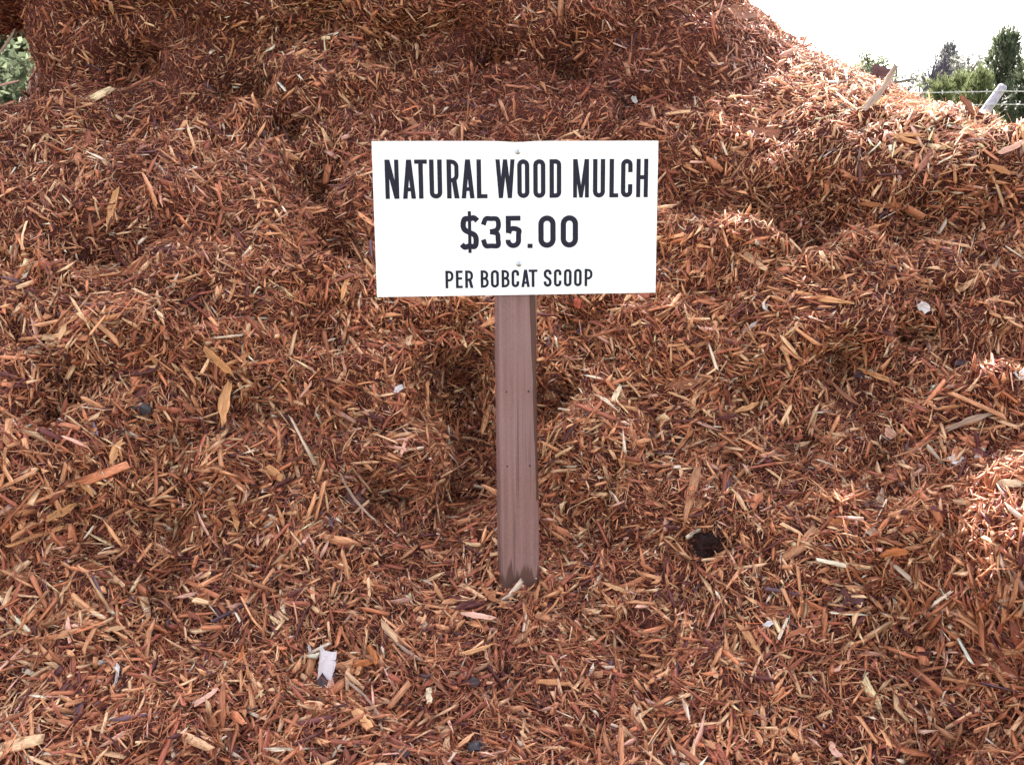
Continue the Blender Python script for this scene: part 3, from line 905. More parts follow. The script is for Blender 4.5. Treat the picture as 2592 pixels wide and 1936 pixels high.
L1 = [('N',195,288),('A',312,400),('T',393,478),('U',493,578),('R',610,692),('A',708,797),('L',813,885),('W',942,1073),('O',1090,1173),('O',1200,1283),('D',1312,1393),('M',1475,1585),('U',1613,1697),('L',1728,1790),('C',1808,1888),('H',1915,1997)]
L2 = [('$',703,826),('3',850,975),('5',1007,1115),('.',1158,1193),('0',1233,1352),('0',1387,1507)]
L3 = [('P',600,655),('E',670,716),('R',733,787),('B',838,893),('O',907,962),('B',980,1035),('C',1048,1100),('A',1115,1172),('T',1165,1225),('S',1268,1322),('C',1338,1390),('O',1407,1460),('O',1477,1530),('P',1550,1605)]
for items, a, b_, x0p, span, v0, v1, s, lab in (
        (L1, 230, 490, 114, 1951, .1165, .365, 30.5, 'large dark lettering NATURAL WOOD MULCH'),
        (L2, 610, 832, 127, 1928, .479, .691, 36.5, 'dark price lettering $35.00'),
        (L3, 980, 1102, 138, 1908, .833, .949, 18.2, 'small dark lettering PER BOBCAT SCOOP')):
    V, F = text_line(items, a, b_, x0p, span, v0, v1, s)
    me = bpy.data.meshes.new('lettering'); me.from_pydata(V, [], F); me.materials.append(M_INK)
    o = link(bpy.data.objects.new('lettering', me), panel); o['label'] = lab

M_STEEL = simple('screw_steel', (.55, .55, .58), .3, .5, .1, 80, metal=1.0)
for v in (.068, .795):
    z = SH * (.5 - v)
    bm = bmesh.new()
    bmesh.ops.create_uvsphere(bm, u_segments=18, v_segments=10, radius=.0058)
    for ve in bm.verts:
        ve.co.z = max(ve.co.z, -.001)
        ve.co = Vector((ve.co.x, -ve.co.z * .55, ve.co.y))
    bmesh.ops.recalc_face_normals(bm, faces=bm.faces)
    o = from_bm('screw', bm, M_STEEL, panel, True)
    o.location = (.002, panel_dent(.002, z) - .0006, z)
    bm = bmesh.new()
    for ang in (20, 110):
        bmesh.ops.create_cube(bm, size=1, matrix=Matrix.Rotation(R(ang), 4, 'Y') @ Matrix.Diagonal((.0048, .0006, .0009, 1)))
    d = from_bm('screw_recess', bm, simple('screw_recess', (.05, .05, .06), .6), o)
    d.location = (0, -.0031, 0)

# ------------------------------------------------------------------ large chips that can be told apart
def ragged_chip(L=1.0, W=.2, T=.05, seed=0, ends=(.5, .35), bend=.04, rings=7, wob=.30):
    """a split piece of wood of unit proportions along X: uneven edges, frayed ends"""
    q = random.Random(seed)
    V, F = [], []
    cur = q.uniform(-1, 1) * bend; cy = q.uniform(-1, 1) * bend
    for i in range(rings):
        t = i / (rings - 1); u = 2 * t - 1
        k = 1.0
        e0, e1 = q.uniform(.12, .3), q.uniform(.15, .4)
        if t < e0: k = ends[0] + (1 - ends[0]) * (t / e0)
        if t > 1 - e1: k = ends[1] + (1 - ends[1]) * ((1 - t) / e1)
        w0 = W / 2 * k * (1 + q.uniform(-wob, wob)); w1 = W / 2 * k * (1 + q.uniform(-wob, wob))
        h = T / 2 * (1 + q.uniform(-.25, .25)) * (.55 + .45 * k)
        z0 = cur * u * u * L; y0 = cy * u * u * L
        end = .075 * L if i in (0, rings - 1) else .012 * L
        for (y, z) in ((-w0, -h * .8), (0, -h), (w1, -h * .7), (w1 * .92, h * .8), (0, h * (1 + q.uniform(-.2, .3))), (-w0 * .93, h * .7)):
            V.append((u * L / 2 + q.uniform(-end, end), y0 + y, z0 + z))
    for i in range(rings - 1):
        for k in range(6):
            a, b = i * 6 + k, i * 6 + (k + 1) % 6
            F.append((a, b, b + 6, a + 6))
    F.append(tuple(range(5, -1, -1))); F.append(tuple(range((rings - 1) * 6, rings * 6)))
    return V, F

def mesh_of(name, V, F, mat):
    me = bpy.data.meshes.new(name)
    me.from_pydata(V, [], F); me.materials.append(mat); me.update()
    return me

def orient(A, N):
    A = A.normalized(); B = N.cross(A).normalized(); C = A.cross(B)
    return Matrix((A, B, C)).transposed().to_4x4()

BIGS = []
for k in range(20):
    wide = k % 5 == 4
    V, F = ragged_chip(1, random.uniform(.18, .30) if wide else random.uniform(.07, .17), random.uniform(.03, .07), 100 + k,
                       (random.uniform(.2, .8), random.uniform(.08, .5)), .07)
    BIGS.append(mesh_of('wood_chip', V, F, M_BIG))

vis_prob = area * (ov <= 0) * np.clip(facing, 0, 1) * (depth > .5) / dist ** 2; vis_prob /= vis_prob.sum()
inv_pile = Matrix.Translation((0, -2.6, 0))
made = 0
for k in range(30):
    a = 2 * math.pi * k / 30 + float(rng.normal(0, .2)); rr = float(rng.uniform(.052, .11))
    x, y = FOOT.x + rr * math.cos(a), FOOT.y + rr * math.sin(a)
    h, n, _, _ = core_bvh.ray_cast(Vector((x, y, 3)), Vector((0, 0, -1)))
    if h is None: continue
    A = Vector((-math.sin(a), math.cos(a), 0)) + Vector(rng.normal(0, .45, 3)); A = (A - n * A.dot(n)).normalized()
    A = (A + n * float(rng.normal(.1, .3))).normalized()
    o = link(bpy.data.objects.new('wood_chip', BIGS[k % len(BIGS)]), pile)
    o.matrix_parent_inverse = inv_pile
    o.matrix_basis = Matrix.Translation(h + n * float(rng.uniform(.010, .024))) @ orient(A, (n + Vector(rng.normal(0, .3, 3))).normalized()) @ Matrix.Scale(float(rng.uniform(.035, .065)), 4)
while made < 230:
    t = rng.choice(len(CF), p=vis_prob)
    p = Vector(cen[t]); h = core_bvh.ray_cast(CAM, (p - CAM).normalized())[0]
    if h is None or (h - p).length > .03: continue
    n = Vector(VN[CF[t, 0]])
    A = Vector(rng.normal(0, 1, 3)); A = (A - n * A.dot(n)).normalized()
    A = (A + n * rng.normal(0, .22)).normalized()
    n2 = (n + Vector(rng.normal(0, .25, 3))).normalized()
    L = float(np.clip(.046 * math.exp(rng.normal(0, .28)), .03, .085))
    o = link(bpy.data.objects.new('wood_chip', BIGS[made % len(BIGS)]), pile)
    o.matrix_parent_inverse = inv_pile
    o.matrix_basis = Matrix.Translation(p + n * float(rng.uniform(.008, .018))) @ orient(A, n2) @ Matrix.Scale(L, 4)
    made += 1

# ------------------------------------------------------------------ single pieces that stand out in the mulch
def wood(name, col, vary=.35, rough=.62):
    return simple(name, col, rough, .35, vary, 1.0, (14, 160, 160), bump=.35)
TANM = wood('tan_wood', (.55, .265, .115), .42); PALEM = wood('pale_wood', (.66, .47, .30)); ORGM = wood('orange_wood', (.40, .130, .04), .45)
BRNM = wood('brown_wood', (.25, .095, .05)); DRKM = wood('dark_bark', (.055, .028, .032), .4, .5); WHTM = wood('bleached_scrap', (.58, .53, .52), .3, .7)
PNKM = wood('pink_wood', (.66, .37, .28), .2); REDM = wood('red_bark', (.20, .030, .022), .4); GRYM = wood('grey_wood', (.33, .215, .155)); PLUM = wood('plum_bark', (.10, .040, .042), .3)
STNM = simple('blue_grey_stone', (.055, .048, .055), .5, .4, .45, 60, bump=.3)
CREAMM = wood('cream_wood', (.70, .54, .36), .15)

def surf(px, py, lift=.016):
    d = ray(px, py).normalized()
    h, n, _, _ = core_bvh.ray_cast(CAM, d)
    if h is None: return None, None
    return h + n * lift, n

def lump(name, mat, rad, seed, stretch=(1, 1, .7), sub=3, rough=.35):
    bm = bmesh.new()
    bmesh.ops.create_icosphere(bm, subdivisions=sub, radius=1)
    P = np.array([v.co[:] for v in bm.verts])
    nz = rough * vnoise(P * 1.7, seed) + rough * .5 * vnoise(P * 4.0, seed + 1)
    for v, k in zip(bm.verts, nz):
        v.co = Vector((v.co.x * stretch[0], v.co.y * stretch[1], v.co.z * stretch[2])) * rad * (1 + k)
    return bm

def plate_mesh(L, W, T, seed, curl=.1, jag=.30, n=17):
    """a torn flat flake: jagged outline, slight curl, real thickness"""
    q = random.Random(seed)
    rim = []
    for k in range(n):
        a = 2 * math.pi * k / n
        c, s_ = math.cos(a), math.sin(a)
        sq = 1 / max(abs(c), abs(s_)) ** .75
        r = (1 + q.uniform(-jag, jag)) * sq
        rim.append((c * r * L / 2, s_ * r * W / 2))
    V, F = [], []
    def zc(x, y): return curl * L * ((x / (L / 2)) ** 2 * .5 + (y / (W / 2 + 1e-6)) ** 2 * .3)
    for side in (-1, 1):
        V.append((0, 0, side * T / 2))
        for f in (.55, 1.0):
            for x, y in rim: V.append((x * f, y * f, zc(x * f, y * f) + side * T / 2))
    m = 1 + 2 * n
    for k in range(n):
        k2 = (k + 1) % n
        F += [(m, m + 1 + k, m + 1 + k2), (m + 1 + k, m + 1 + n + k, m + 1 + n + k2, m + 1 + k2)]
        F += [(0, 1 + k2, 1 + k), (1 + k, 1 + k2, 1 + n + k2, 1 + n + k)]
        F.append((1 + n + k, 1 + n + k2, m + 1 + n + k2, m + 1 + n + k))
    return V, F

def put(name, cat, label, p1, p2, kind, W, mat, seed, lift=.017, bend=.05, ends=(.45, .25), free=None, T=None):
    """a piece whose ends are seen at p1 and p2; W in photo pixels across"""
    if free is None:
        a, n1 = surf(*p1, lift); b, n2 = surf(*p2, lift)
        if a is None or b is None: print('MISS', label); return None
        if (a - b).length > .25:                      # one end fell into a gap: keep it on the nearer one
            b = at(p2[0], p2[1], a.y + .02)
        n = (n1 + n2).normalized()
    else:
        a = at(p1[0], p1[1], free[0]); b = at(p2[0], p2[1], free[1]); n = Vector((0, -.8, .6))
    mid = (a + b) / 2; A = b - a; L = max(A.length, .012)
    n = (n * .6 + (CAM - mid).normalized() * .6).normalized()
    n = (n - A.normalized() * n.dot(A.normalized())).normalized()
    dep = (mid - CAM).dot(Vector((0, math.cos(PITCH), -math.sin(PITCH))))
    w = W * dep / FPX
    if kind == 'plate': mid = mid - n * .006
    if kind == 'chip':
        V, F = ragged_chip(L, w, T or min(w * .4, .012), seed, ends, bend, 9)
    elif kind == 'plate':
        V, F = plate_mesh(L, w, T or .003, seed, .08)
    elif kind == 'twig':
        V, F = ragged_chip(L, w, w * .8, seed, (.8, .5), bend * 1.3, 14, .22)
    elif kind == 'curl':
        V, F = ragged_chip(L, w, .0022, seed, (.5, .4), .32, 12, .2)
    me = mesh_of(name, V, F, mat)
    o = link(bpy.data.objects.new(name, me))
    o.matrix_world = Matrix.Translation(mid) @ orient(A, n)
    return tag(o, label, cat)

ITEMS = [
 ('wood_splinter','splinter','thick weathered stick jutting above the sunlit right ridge',(2190,285),(2272,172),'chip',17,GRYM,dict(free=(2.62,2.74),ends=(.85,.5))),
 ('bark_plank','bark','dark red-brown block of bark on the right ridge skyline',(2210,178),(2252,186),'chip',26,PLUM,dict(free=(2.95,2.95),ends=(.9,.9))),
 ('wood_splinter','splinter','brown splinter upright on the ridge near the leaning fence arm',(2436,243),(2468,290),'chip',13,BRNM,dict(free=(2.78,2.76))),
 ('bark_flake','bark','large brown bark flake at the top of the pile against the sky',(1812,40),(1892,38),'plate',34,BRNM,{}),
 ('bark_flake','bark','lens-shaped brown bark flake below the ridge right of the sign top',(1885,340),(1968,352),'plate',24,BRNM,{}),
 ('wood_splinter','splinter','pale sunlit slab of wood along the far right edge of the ridge',(2515,390),(2590,360),'chip',16,PNKM,{}),
 ('wood_splinter','splinter','long tan stick above a twin one on the right shoulder of the pile',(2250,352),(2332,346),'chip',9,TANM,{}),
 ('wood_splinter','splinter','lower of two parallel tan sticks on the right shoulder of the pile',(2246,358),(2330,370),'chip',13,TANM,{}),
 ('wood_splinter','splinter','bent dark-ended stick standing upright on the left mound',(306,474),(276,582),'chip',17,TANM,dict(bend=.09)),
 ('wood_splinter','splinter','broad vertical tan splinter on the left mid slope',(572,962),(558,1092),'chip',27,TANM,{}),
 ('wood_splinter','splinter','tan splinter slanting down just above the broad vertical one',(522,872),(586,938),'chip',20,TANM,{}),
 ('wood_splinter','splinter','long weathered stick rising to the right edge below the ridge',(2392,1100),(2516,1030),'chip',14,GRYM,dict(ends=(.8,.6))),
 ('wood_splinter','splinter','straight tan stick beside the dark pebble on the right slope',(2178,932),(2283,970),'chip',12,TANM,{}),
 ('wood_splinter','splinter','long thin tan stick leaning up right of the sign board corner',(1848,784),(1942,688),'chip',12,TANM,{}),
 ('wood_splinter','splinter','bowed double-stranded stick on the slope right of the sign board',(2024,748),(2158,778),'chip',16,TANM,dict(bend=.10)),
 ('wood_splinter','splinter','stubby brown split of wood right of the post mid height',(1706,984),(1774,958),'chip',25,BRNM,{}),
 ('wood_splinter','splinter','pale tan splinter on the ledge right of the post',(1849,1052),(1930,1029),'chip',14,TANM,{}),
 ('wood_splinter','splinter','slender brown sliver pointing down to the right in the right slope',(2092,983),(2190,1034),'chip',10,BRNM,{}),
 ('wood_splinter','splinter','grey weathered chip standing on end in the lower right slope',(2188,1364),(2238,1245),'chip',27,GRYM,{}),
 ('wood_splinter','splinter','orange-tan splinter diagonal in the lower right mulch',(1880,1588),(1930,1668),'chip',17,TANM,{}),
 ('wood_splinter','splinter','rusty orange horizontal splinter in the lower right slope',(2214,1394),(2300,1382),'chip',19,ORGM,{}),
 ('wood_chunk','wood chunk','small amber block of wood in the right slope',(2108,1342),(2140,1312),'chip',28,ORGM,dict(ends=(.9,.85))),
 ('wood_splinter','splinter','bleached cream stick in the sunlit patch at the right edge',(2536,1230),(2600,1220),'chip',20,CREAMM,{}),
 ('wood_shaving','shaving','pinkish curled strip at the bottom edge of the picture',(2088,1888),(2122,1938),'curl',18,PNKM,{}),
 ('paper_scrap','scrap','white scrap low on the slope right of the post foot',(1926,1588),(1956,1584),'plate',13,WHTM,{}),
 ('wood_splinter','splinter','orange crossbar chip of a T-shaped pair near the bottom',(902,1692),(960,1686),'chip',18,ORGM,dict(ends=(.9,.8))),
 ('wood_splinter','splinter','upright orange chip right of the T-shaped pair near the bottom',(944,1640),(966,1696),'chip',15,ORGM,dict(ends=(.9,.6))),
 ('wood_splinter','splinter','short tan stem of the T-shaped pair near the bottom',(922,1700),(912,1722),'chip',13,TANM,dict(ends=(.9,.8))),
 ('wood_chunk','wood chunk','cream rectangular chip standing on end below the post',(1084,1742),(1081,1782),'chip',15,CREAMM,dict(ends=(.9,.9))),
 ('wood_chunk','wood chunk','broad amber chip near the bottom below the red bark',(890,1814),(922,1850),'chip',25,TANM,dict(ends=(.8,.7))),
 ('twig','twig','thin bent twig beside the dark red bark near the bottom',(914,1742),(976,1856),'twig',7,GRYM,dict(bend=.09)),
 ('twig','twig','long thin tan twig crossing above the cream chip',(981,1614),(1078,1694),'twig',8,GRYM,{}),
 ('twig','twig','grey-brown twig running down right beside the cream chip',(1066,1704),(1138,1756),'twig',9,BRNM,{}),
 ('wood_splinter','splinter','long ochre sliver sweeping up to the right below the post',(1074,1698),(1256,1644),'twig',11,TANM,dict(bend=.08)),
 ('wood_splinter','splinter','reddish straight splinter directly below the post foot',(1168,1562),(1260,1574),'chip',14,PNKM,{}),
 ('wood_splinter','splinter','upright orange splinter left of the birch bark',(602,1722),(617,1624),'chip',14,ORGM,{}),
 ('wood_splinter','splinter','cream leaf-shaped chip up and left of the birch bark',(724,1512),(727,1556),'chip',15,CREAMM,dict(ends=(.4,.3))),
 ('paper_scrap','scrap','small white fragment close above the birch bark',(782,1632),(784,1650),'plate',8,WHTM,{}),
 ('wood_shaving','shaving','white curled shaving at the lower left',(286,1666),(310,1724),'curl',12,WHTM,{}),
 ('wood_chunk','wood chunk','pale pink broken chip left of the birch bark',(496,1786),(548,1758),'chip',16,PNKM,{}),
 ('paper_scrap','scrap','white chip high on the slope left of the post',(1002,974),(991,1008),'chip',15,WHTM,{}),
 ('wood_chunk','wood chunk','white-ended chip hanging on the ledge right of the post',(1556,985),(1542,1062),'chip',16,CREAMM,{}),
 ('bark_chunk','bark','small brick-red chunk just below the sign board',(1458,760),(1482,766),'chip',24,wood('brick_red_bark',(.42,.10,.06)),dict(ends=(.9,.9))),
 ('bark_chunk','bark','small coral-red chip left of the post foot',(1190,1390),(1212,1386),'chip',18,wood('coral_bark',(.55,.16,.10)),dict(ends=(.9,.9))),
 ('paper_scrap','scrap','bright white four-lobed scrap on the right slope',(2316,770),(2346,784),'plate',22,WHTM,{}),
 ('paper_scrap','scrap','long white sliver below the sign board corner at right',(1876,842),(1910,812),'chip',9,WHTM,{}),
 ('paper_scrap','scrap','tiny white square left of the long white sliver',(1836,850),(1850,842),'plate',11,WHTM,{}),
 ('paper_scrap','scrap','small white curl above the long white sliver',(1938,766),(1946,784),'curl',8,WHTM,{}),
 ('bark_curl','bark','pale lilac-white curled bark at the right edge of the picture',(2556,965),(2592,945),'curl',20,WHTM,{}),
 ('wood_chunk','wood chunk','pale pink knobbly chunk on the right slope',(2248,1094),(2274,1086),'chip',28,PNKM,dict(ends=(.9,.8))),
 ('bark_flake','bark','lilac-white torn flake below the orange peel on the right',(2408,1158),(2434,1178),'plate',30,WHTM,{}),
 ('bark_flake','bark','salmon orange peel of bark on the right slope',(2436,1122),(2494,1134),'plate',26,wood('salmon_bark',(.62,.24,.13)),{}),
 ('paper_scrap','scrap','white fragment right of the lilac-white torn flake',(2474,1172),(2490,1160),'plate',12,WHTM,{}),
 ('bark_chip','bark','flat plum-brown bark chip on the lower right slope',(2126,1512),(2172,1510),'plate',48,PLUM,{}),
 ('bark_chip','bark','dark maroon slab of bark left of the post in the shade',(868,1250),(912,1290),'plate',40,PLUM,{}),
 ('bark_chip','bark','reddish-brown disc of bark left of the post',(836,1142),(858,1150),'plate',22,PLUM,{}),
 ('wood_splinter','splinter','pointed cream splinter in the left foreground',(592,1262),(612,1330),'chip',16,TANM,{}),
 ('wood_splinter','splinter','tan plank-like chip slanting down right in the left slope',(671,1177),(730,1235),'chip',18,TANM,dict(ends=(.8,.7))),
 ('twig','twig','long dark twig slanting down towards the post foot',(857,1200),(947,1330),'twig',7,GRYM,dict(bend=.07)),
 ('wood_splinter','splinter','long pale stick at the far left pointing up right',(100,1310),(184,1266),'chip',22,TANM,{}),
 ('wood_splinter','splinter','tan upright chip on the left slope below the blue pebble',(270,1176),(292,1118),'chip',18,TANM,{}),
 ('wood_splinter','splinter','tan chip pointing down right at the left slope',(210,1195),(246,1244),'chip',15,TANM,{}),
 ('wood_splinter','splinter','thin upright tan splinter beside the lower left board corner',(868,696),(853,752),'chip',12,TANM,{}),
 ('fibre_strand','fibre','thin pale strand poking out of the left cliff into the green',(-10,150),(38,78),'twig',6,GRYM,dict(free=(3.05,3.1),bend=.02)),
 ('fibre_strand','fibre','lower thin strand poking out of the left cliff',(-10,219),(50,204),'twig',5,PNKM,dict(free=(3.05,3.1),bend=.02)),
 ('paper_scrap','scrap','small white spot of wood high above the sign at right',(1604,240),(1612,256),'plate',12,WHTM,{}),
 ('wood_splinter','splinter','long curved brown splinter among the left foreground chips',(20,1370),(180,1318),'twig',10,TANM,{}),
 ('wood_splinter','splinter','rust-coloured broad splinter under the grey upright chip',(2120,1290),(2200,1250),'chip',20,wood('rust_wood',(.36,.10,.05)),{}),
 ('wood_splinter','splinter','leaning pale stick half way up the far right slope',(2450,745),(2545,655),'chip',11,GRYM,{}),
]
for k, (nm, cat, lab, p1, p2, kind, W, mat, kw) in enumerate(ITEMS):
    put(nm, cat, lab, p1, p2, kind, W, mat, 500 + k, **kw)

def stone(name, cat, label, px, py, r_px, mat, seed, stretch=(1.2, .9, .7)):
    p, n = surf(px, py, .009)
    if p is None: return
    dep = (p - CAM).length
    o = from_bm(name, lump(name, mat, r_px * dep / FPX, seed, stretch, 2, .3), mat)
    o.matrix_world = Matrix.Translation(p) @ orient(Vector((1, .2, .1)), (n + Vector((0, -.3, .2))).normalized())
    tag(o, label, cat)
stone('pebble', 'pebble', 'blue-grey pebble on the left slope', 352, 1032, 19, STNM, 1)
stone('pebble', 'pebble', 'dark pebble beside the straight stick on the right slope', 2184, 952, 15, DRKM, 2)
stone('bark_lump', 'bark', 'small dark lump right of the cream chip near the bottom', 1190, 1731, 14, DRKM, 3)
stone('bark_lump', 'bark', 'dark lump cut by the bottom edge left of centre', 1012, 1918, 18, DRKM, 4)
stone('pebble', 'pebble', 'grey speckled pebble at the bottom right of the dark lump', 1203, 1898, 16, STNM, 5)
stone('bark_lump', 'bark', 'dark red rounded bark right of the birch bark', 925, 1790, 22, REDM, 6, (.8, 1.1, .5))
stone('bark_lump', 'bark', 'black bark knob at the right slope near the edge', 2438, 926, 15, DRKM, 7)

# the torn birch bark
def birch():
    p, n = surf(818, 1740, .038)
    nn = (n * .5 + (CAM - p).normalized()).normalized()
    root = empty('birch_bark', p)
    tag(root, 'white rectangular piece of birch bark near the bottom left', 'birch bark')
    up = Vector((.08, .5, .86)); up = (up - nn * up.dot(nn)).normalized()
    Mx = orient(up, nn)
    root.matrix_world = Matrix.Translation(p) @ Mx
    wb, nt, b = mat_new('birch_white')
    L = nt.links.new
    tc = nt.nodes.new('ShaderNodeTexCoord'); mp = nt.nodes.new('ShaderNodeMapping'); mp.inputs['Scale'].default_value = (230, 40, 1)
    nz = nt.nodes.new('ShaderNodeTexNoise'); nz.inputs['Scale'].default_value = 1.0; nz.inputs['Detail'].default_value = 3
    rp = nt.nodes.new('ShaderNodeValToRGB')
    rp.color_ramp.elements[0].position = .26; rp.color_ramp.elements[0].color = (.20, .12, .12, 1)
    rp.color_ramp.elements[1].position = .40; rp.color_ramp.elements[1].color = (.54, .47, .47, 1)
    L(tc.outputs['Object'], mp.inputs[0]); L(mp.outputs[0], nz.inputs['Vector']); L(nz.outputs[0], rp.inputs[0]); L(rp.outputs[0], b.inputs['Base Color'])
    b.inputs['Roughness'].default_value = .6
    k = 1.25 * (p - CAM).length / FPX
    def sheet(name, pts, mat, z, parent, curl=0.0):
        V = [(y * k, -x * k * .8, z + curl * (x * k) ** 2 + .004 * math.sin(y * .13 + x * .06)) for x, y in pts]; n_ = len(V)
        V += [(a, b_, c - .0015) for a, b_, c in V]
        F = [tuple(range(n_ - 1, -1, -1)), tuple(range(n_, 2 * n_))] + [(i, (i + 1) % n_, (i + 1) % n_ + n_, i + n_) for i in range(n_)]
        o = pydata(name, V, F, mat, parent)
        bm = bmesh.new(); bm.from_mesh(o.data); bmesh.ops.recalc_face_normals(bm, faces=bm.faces); bm.to_mesh(o.data); bm.free()
        return o
    sh = sheet('bark_sheet', [(-17, 36), (-4, 39), (8, 37), (20, 36), (20, 20), (16, 19), (21, 14), (19, -2), (15, -12), (14, -20), (4, -16), (-8, -4), (-18, -22), (-19, 10)], wb, 0, root, 14.0)
    sheet('dark_inner_bark', [(-17, -18), (-8, 1), (2, -6), (14, -14), (8, -34), (-4, -50), (-20, -46)], DRKM, -.004, root)
    sheet('bark_tip', [(8, -16), (17, -10), (25, -36), (24, -44), (14, -50), (5, -42)], PNKM, -.001, root)
    sheet('bark_ear', [(-19, 18), (-21, 52), (-6, 40), (-15, 36)], WHTM, -.006, root)
birch()

# dark fibrous clump
def clump():
    p, n = surf(1808, 1400, .020)
    root = empty('fibre_clump', p)
    tag(root, 'dark hairy clump of rotted fibre right of the post foot', 'fibre clump')
    k = (p - CAM).length / FPX
    o = from_bm('clump_body', lump('clump_body', None, 34 * k, 77, (1, .9, .8), 4, .75), simple('rotted_fibre', (.030, .015, .014), .9, .1, .5, 300, bump=1), root)
    q = random.Random(5); V, F = [], []
    for i in range(900):
        d = Vector((q.gauss(0, 1), q.gauss(0, 1) - .6, q.gauss(0, 1))).normalized()
        a = Vector((d.x, d.y * .9, d.z * .8)) * q.uniform(26, 38) * k
        b_ = a + (d + Vector((q.gauss(0, .8), q.gauss(0, .8), q.gauss(0, .8)))).normalized() * q.uniform(5, 26) * k
        w_ = d.cross(Vector((q.gauss(0, 1), q.gauss(0, 1), q.gauss(0, 1)))).normalized() * .0007
        c = (a + b_) / 2 + Vector((0, 0, q.uniform(-.003, .003)))
        i0 = len(V); V += [a - w_, a + w_, c + w_ * .8, b_, c - w_ * .8]; F.append((i0, i0 + 1, i0 + 2, i0 + 3, i0 + 4))
    h = pydata('fibre_hairs', V, F, simple('fibre_hair', (.05, .022, .018), .8, .1, .4, 200), root); h['kind'] = 'stuff'
clump()

# ------------------------------------------------------------------ fence with barbed-wire arm behind the ridge
M_GALV = simple('galvanised_steel', (.36, .34, .40), .6, .4, .25, 30)
M_WIRE = simple('barbed_wire', (.50, .49, .47), .45, .5, .15, 60, metal=.4)

def tube(bm, pts, r, seg=8, cap=True):
    rings_ = []
    n = len(pts)
    for i, p in enumerate(pts):
        d = (pts[min(i + 1, n - 1)] - pts[max(i - 1, 0)]).normalized()
        ref = Vector((0, 0, 1)) if abs(d.z) < .9 else Vector((1, 0, 0))
        u = d.cross(ref).normalized(); v = d.cross(u)
        rr = r[i] if isinstance(r, (list, tuple)) else r
        rings_.append([bm.verts.new(p + (u * math.cos(2*math.pi*k/seg) + v * math.sin(2*math.pi*k/seg)) * rr) for k in range(seg)])
    for a, b in zip(rings_, rings_[1:]):
        for k in range(seg): bm.faces.new((a[k], a[(k+1) % seg], b[(k+1) % seg], b[k]))
    if cap:
        bm.faces.new(rings_[0][::-1]); bm.faces.new(rings_[-1])

def build_fence():
    Y = 8.0
    top = at(2537, 222, Y); low = at(2488, 290, Y)
    base = Vector((low.x, Y, 0))
    f = empty('barbed_wire_fence', base)
    tag(f, 'pale leaning fence arm with two barbed wire strands behind the ridge', 'fence')
    bm = bmesh.new(); tube(bm, [Vector((0, 0, 0)), low - base], .045, 12); from_bm('fence_post', bm, M_GALV, f, False)
    bm = bmesh.new(); d = (top - low).normalized()
    tube(bm, [low - base - d * .02, top - base], [.042, .037], 10)
    arm = from_bm('leaning_arm', bm, M_GALV, f, False)
    bm = bmesh.new(); tube(bm, [top - base, top - base + d * .02], [.041, .028], 10); from_bm('arm_cap', bm, M_GALV, arm)
    for (y_l, y_m, y_r) in ((233, 232, 226), (266, 265, 262)):
        a = at(1950, y_l, Y) - base; m = at(2527, y_m, Y) - base; e = at(3300, y_r, Y) - base
        a.y = m.y = e.y = -.05
        def pt(t):
            p = a.lerp(m, t / .43) if t < .43 else m.lerp(e, (t - .43) / .57)
            return p + Vector((0, 0, -.012 * math.sin(math.pi * min(1, t / .43 if t < .43 else (t - .43) / .57))))
        bm = bmesh.new(); bb = bmesh.new()
        for ph in (0, math.pi):
            pts = []
            for i in range(361):
                t = i / 360; tw = i * 1.1 + ph
                pts.append(pt(t) + Vector((0, math.cos(tw), math.sin(tw))) * .0028)
            tube(bm, pts, .0026, 4)
        w_ = from_bm('wire_strand', bm, M_WIRE, f)
        for k in range(36):
            c = pt((k + .5) / 36)
            for s1 in (1, -1):
                ang = random.uniform(0, 3.1)
                dv = Vector((.35 * s1, math.cos(ang), math.sin(ang))).normalized() * .022
                tube(bb, [c - dv, c + dv], .002, 4)
            tube(bb, [c - Vector((.008, 0, 0)), c + Vector((.008, 0, 0))], .0055, 5)
        from_bm('barbs', bb, M_WIRE, w_)
build_fence()

# ------------------------------------------------------------------ trees and shrubs beyond
def leaf_mat(name, col, trans=.45, vary=.45):
    m = bpy.data.materials.new(name); m.use_nodes = True
    nt = m.node_tree; nt.nodes.clear(); L = nt.links.new; N = nt.nodes.new
    g = N('ShaderNodeNewGeometry')
    rp = N('ShaderNodeValToRGB')
    rp.color_ramp.elements[0].color = (*[c * (1 - vary) for c in col], 1)
    rp.color_ramp.elements[1].color = (*[min(1, c * (1 + vary)) for c in col], 1)
    L(g.outputs['Random Per Island'], rp.inputs[0])
    d = N('ShaderNodeBsdfDiffuse'); t = N('ShaderNodeBsdfTranslucent'); mx = N('ShaderNodeMixShader'); mx.inputs[0].default_value = trans
    o = N('ShaderNodeOutputMaterial')
    L(rp.outputs[0], d.inputs[0]); L(rp.outputs[0], t.inputs[0]); L(d.outputs[0], mx.inputs[1]); L(t.outputs[0], mx.inputs[2]); L(mx.outputs[0], o.inputs[0])
    return m
M_BARK = simple('tree_bark', (.16, .12, .11), .9, .1, .4, 12)
M_PALEBARK = simple('bare_branch', (.10, .08, .11), .9, .1, .3, 12)
M_PINE = leaf_mat('pine_needles', (.125, .145, .090), .5); M_PINE2 = leaf_mat('grey_pine_needles', (.18, .18, .185))  # haze over the far trees is painted into these greyed needle colours
M_YOUNG = leaf_mat('young_pine_needles', (.16, .18, .085)); M_LEAF = leaf_mat('broad_leaves', (.18, .20, .12)); M_LEAF2 = leaf_mat('hazed_leaves', (.20, .20, .175))  # leaf colours greyed and lightened, with distance haze painted in
M_HEDGE = leaf_mat('wood_edge_leaves', (.085, .092, .060), .25)

